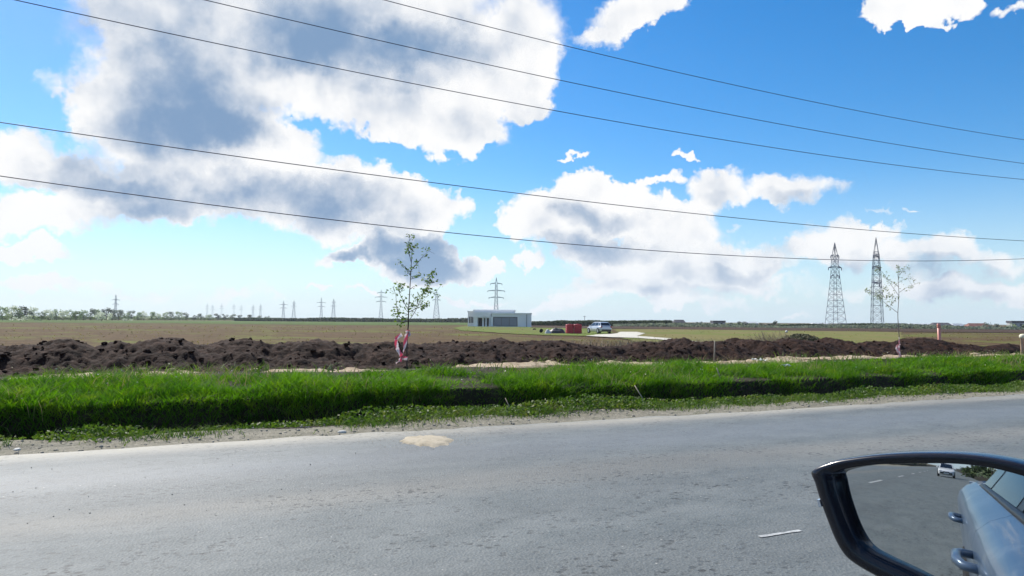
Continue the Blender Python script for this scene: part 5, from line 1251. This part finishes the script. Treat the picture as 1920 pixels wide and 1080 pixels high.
for t_ in (-.33, -1.02):
    s_root = MB().box((-.55, t_, .50), (.50, .50, .16)).build('seat', M['black'], own); md = s_root.modifiers.new('e', 'BEVEL'); md.width = .04; md.segments = 2
    o = MB().box((-.86, t_, .88), (.16, .48, .66)).build('backrest', M['black'], s_root); md = o.modifiers.new('e', 'BEVEL'); md.width = .05; md.segments = 2
for s in (-1.75, 1.30):
    for sy, t_ in ((1, TB - .12), (-1, -1.35 - TB + .12)):
        mb = MB(); mb.lathe([(.20, -.10), (.30, -.10), (.32, -.06), (.32, .06), (.30, .10), (.20, .10)], n=24); w_ = mb.build('wheel', M['tyre'], own, True, (s, t_, .32)); w_.rotation_euler = (R(90), 0, 0)
        mb = MB(); mb.lathe([(.21, -.095), (.05, -.08), (.05, .08), (.21, .095)], n=20); mb.build('rim', M['rim'], w_)

# door mirror: plane chosen so that the far end of the road behind shows where the photograph shows it
# the glass is slightly convex, as door mirrors are; its middle stands 0.6 m ahead of the lens
MIR_R = 1.2
dd = ray(1805, 990); mp0 = CPOS + dd * (0.60 / dd.dot(US))
dvp = ray(1775, 875).normalized()
NT = (-US - dvp).normalized(); MN = NT.copy()
for _ in range(12):
    MC = mp0 - MN * MIR_R; oc = CPOS - MC; bq = oc.dot(dvp)
    hit = CPOS + dvp * (-bq - math.sqrt(bq * bq - (oc.dot(oc) - MIR_R ** 2)))
    MN = (MN + NT - (hit - MC).normalized()).normalized()
def on_mirror(px, py, off=0.0):
    d = ray(px, py); p = CPOS + d * ((mp0 - CPOS).dot(MN) / d.dot(MN)); return p + MN * off
OUT = [(1523, 881), (1560, 864), (1600, 856), (1660, 849), (1730, 846), (1800, 847.5), (1860, 854), (1920, 866), (1985, 886), (2040, 915), (2075, 955), (2082, 1010), (2060, 1070), (2010, 1120), (1930, 1150), (1840, 1153), (1760, 1132), (1690, 1102), (1640, 1078), (1605, 1057), (1585, 1040), (1568, 1012), (1553, 975), (1540, 940), (1529, 905)]
INN = [(1572, 886), (1595, 878), (1625, 873), (1665, 869.5), (1730, 868), (1800, 869), (1860, 876), (1920, 891), (1970, 910), (2010, 935), (2035, 965), (2040, 1008), (2020, 1060), (1975, 1098), (1920, 1118), (1845, 1118), (1770, 1094), (1710, 1066), (1665, 1046), (1634, 1030), (1617, 1012), (1602, 985), (1590, 955), (1580, 925), (1574, 900)]
def resample(pts, n, closed=True):
    pts = [Vector((x, y)) for x, y in pts]; m_ = len(pts); out = []
    for k in range(n):
        a = k / n * m_; i0 = int(a); u = a - i0; p0, p1, p2, p3 = (pts[(i0 + j) % m_] for j in (-1, 0, 1, 2))
        out.append(0.5 * ((2 * p1) + (p2 - p0) * u + (2 * p0 - 5 * p1 + 4 * p2 - p3) * u * u + (3 * p1 - p0 - 3 * p2 + p3) * u ** 3))
    return out
NM = 100; OO = resample(OUT, NM); II = resample(INN, NM)
def loop(fr_in, off, shrink=0.0):
    """ring between the outline (0) and the glass edge (1), moved off the mirror plane, shrunk about the middle"""
    cmid = on_mirror(1805, 1000, off); pts = []
    for a, c in zip(OO, II):
        q = a.lerp(c, fr_in); p = on_mirror(q.x, q.y, off) if abs(off) < 1e-9 else on_mirror(q.x, q.y) + MN * off
        pts.append(p.lerp(cmid, shrink))
    return pts
inv = own.matrix_world.inverted() if False else (Matrix.Rotation(AZ, 4, 'Z').inverted())
rings = [loop(1.0, -.006), loop(.985, .006), loop(.90, .0095), loop(.45, .0105), loop(.22, .0100), loop(.10, .006), loop(.06, .001), loop(.03, -.003), loop(.0, -.012), loop(.0, -.022, .01), loop(.0, -.035, .05), loop(.0, -.055, .16), loop(.0, -.072, .36), loop(.0, -.082, .7)]
V = [inv @ p for r_ in rings for p in r_]; F = []
for k in range(len(rings) - 1):
    for j in range(NM): F.append((k * NM + j, (k + 1) * NM + j, (k + 1) * NM + (j + 1) % NM, k * NM + (j + 1) % NM))
F.append(tuple((len(rings) - 1) * NM + j for j in range(NM)))
M['gloss'] = mat('black_gloss_shell', [(.010, .010, .016)], rough=.24, spec=.4, coat=.15)
mb = MB(); mb.add(V, F); dm = mb.build('door_mirror', M['gloss'], own, True)
# glass
lp = loop(0.985, -.004); gc = sum(lp, Vector()) / len(lp); RG = 16; V = []; F = []
for k in range(RG):
    for p in lp: V.append(inv @ (MC + (p.lerp(gc, k / RG) - MC).normalized() * MIR_R))
V.append(inv @ (MC + (gc - MC).normalized() * MIR_R))
for k in range(RG - 1):
    for j in range(NM): F.append((k * NM + j, k * NM + (j + 1) % NM, (k + 1) * NM + (j + 1) % NM, (k + 1) * NM + j))
for j in range(NM): F.append(((RG - 1) * NM + j, (RG - 1) * NM + (j + 1) % NM, RG * NM))
mb = MB(); mb.add(V, F)
mg = bpy.data.materials.new('mirror_silver'); mg.use_nodes = True; q = NB(mg.node_tree); q.nt.nodes.clear()
gl = q.n('ShaderNodeBsdfGlossy'); gl.inputs['Color'].default_value = (.62, .64, .64, 1); gl.inputs['Roughness'].default_value = .012
o_ = q.n('ShaderNodeOutputMaterial'); q.nt.links.new(gl.outputs[0], o_.inputs[0]); M['mirror'] = mg
glass = mb.build('mirror_glass', M['mirror'], dm, True)
# little clear indicator at the outer tip
ip = [(1540, 934), (1545, 935), (1549, 947.5), (1544.5, 949)]
V = [inv @ (on_mirror(x, y) + MN * .010) for x, y in ip] + [inv @ (on_mirror(x, y) + MN * .002) for x, y in ip]
mb = MB(); mb.add(V, [(3, 2, 1, 0), (4, 5, 6, 7), (0, 1, 5, 4), (1, 2, 6, 5), (2, 3, 7, 6), (3, 0, 4, 7)]); mb.build('indicator', M['lampclear'], dm)
# foot that holds the mirror to the door
fp = inv @ (on_mirror(2030, 1075) - MN * .045); mb = MB(); mb.tube([fp, (fp[0] + .02, TB - .02, fp[2] - .05), (fp[0] + .04, TB - .13, .99)], [.030, .035, .045], 10); mb.build('mirror_foot', M['black'], own, True)

# ------------------------------------------------------------------ air: thin haze over the plain
hz = MB().box((0, 0, 26), (5600, 5600, 58.0)).build('haze', None)
hm = bpy.data.materials.new('haze_air'); hm.use_nodes = True; q = NB(hm.node_tree); q.nt.nodes.clear()
pv = q.n('ShaderNodeVolumePrincipled'); pv.inputs['Color'].default_value = (.86, .93, 1.0, 1); pv.inputs['Density'].default_value = 0.00016; pv.inputs['Anisotropy'].default_value = 0.2
o_ = q.n('ShaderNodeOutputMaterial'); q.nt.links.new(pv.outputs[0], o_.inputs['Volume']); hz.data.materials.append(hm)
tag(hz, kind='stuff')
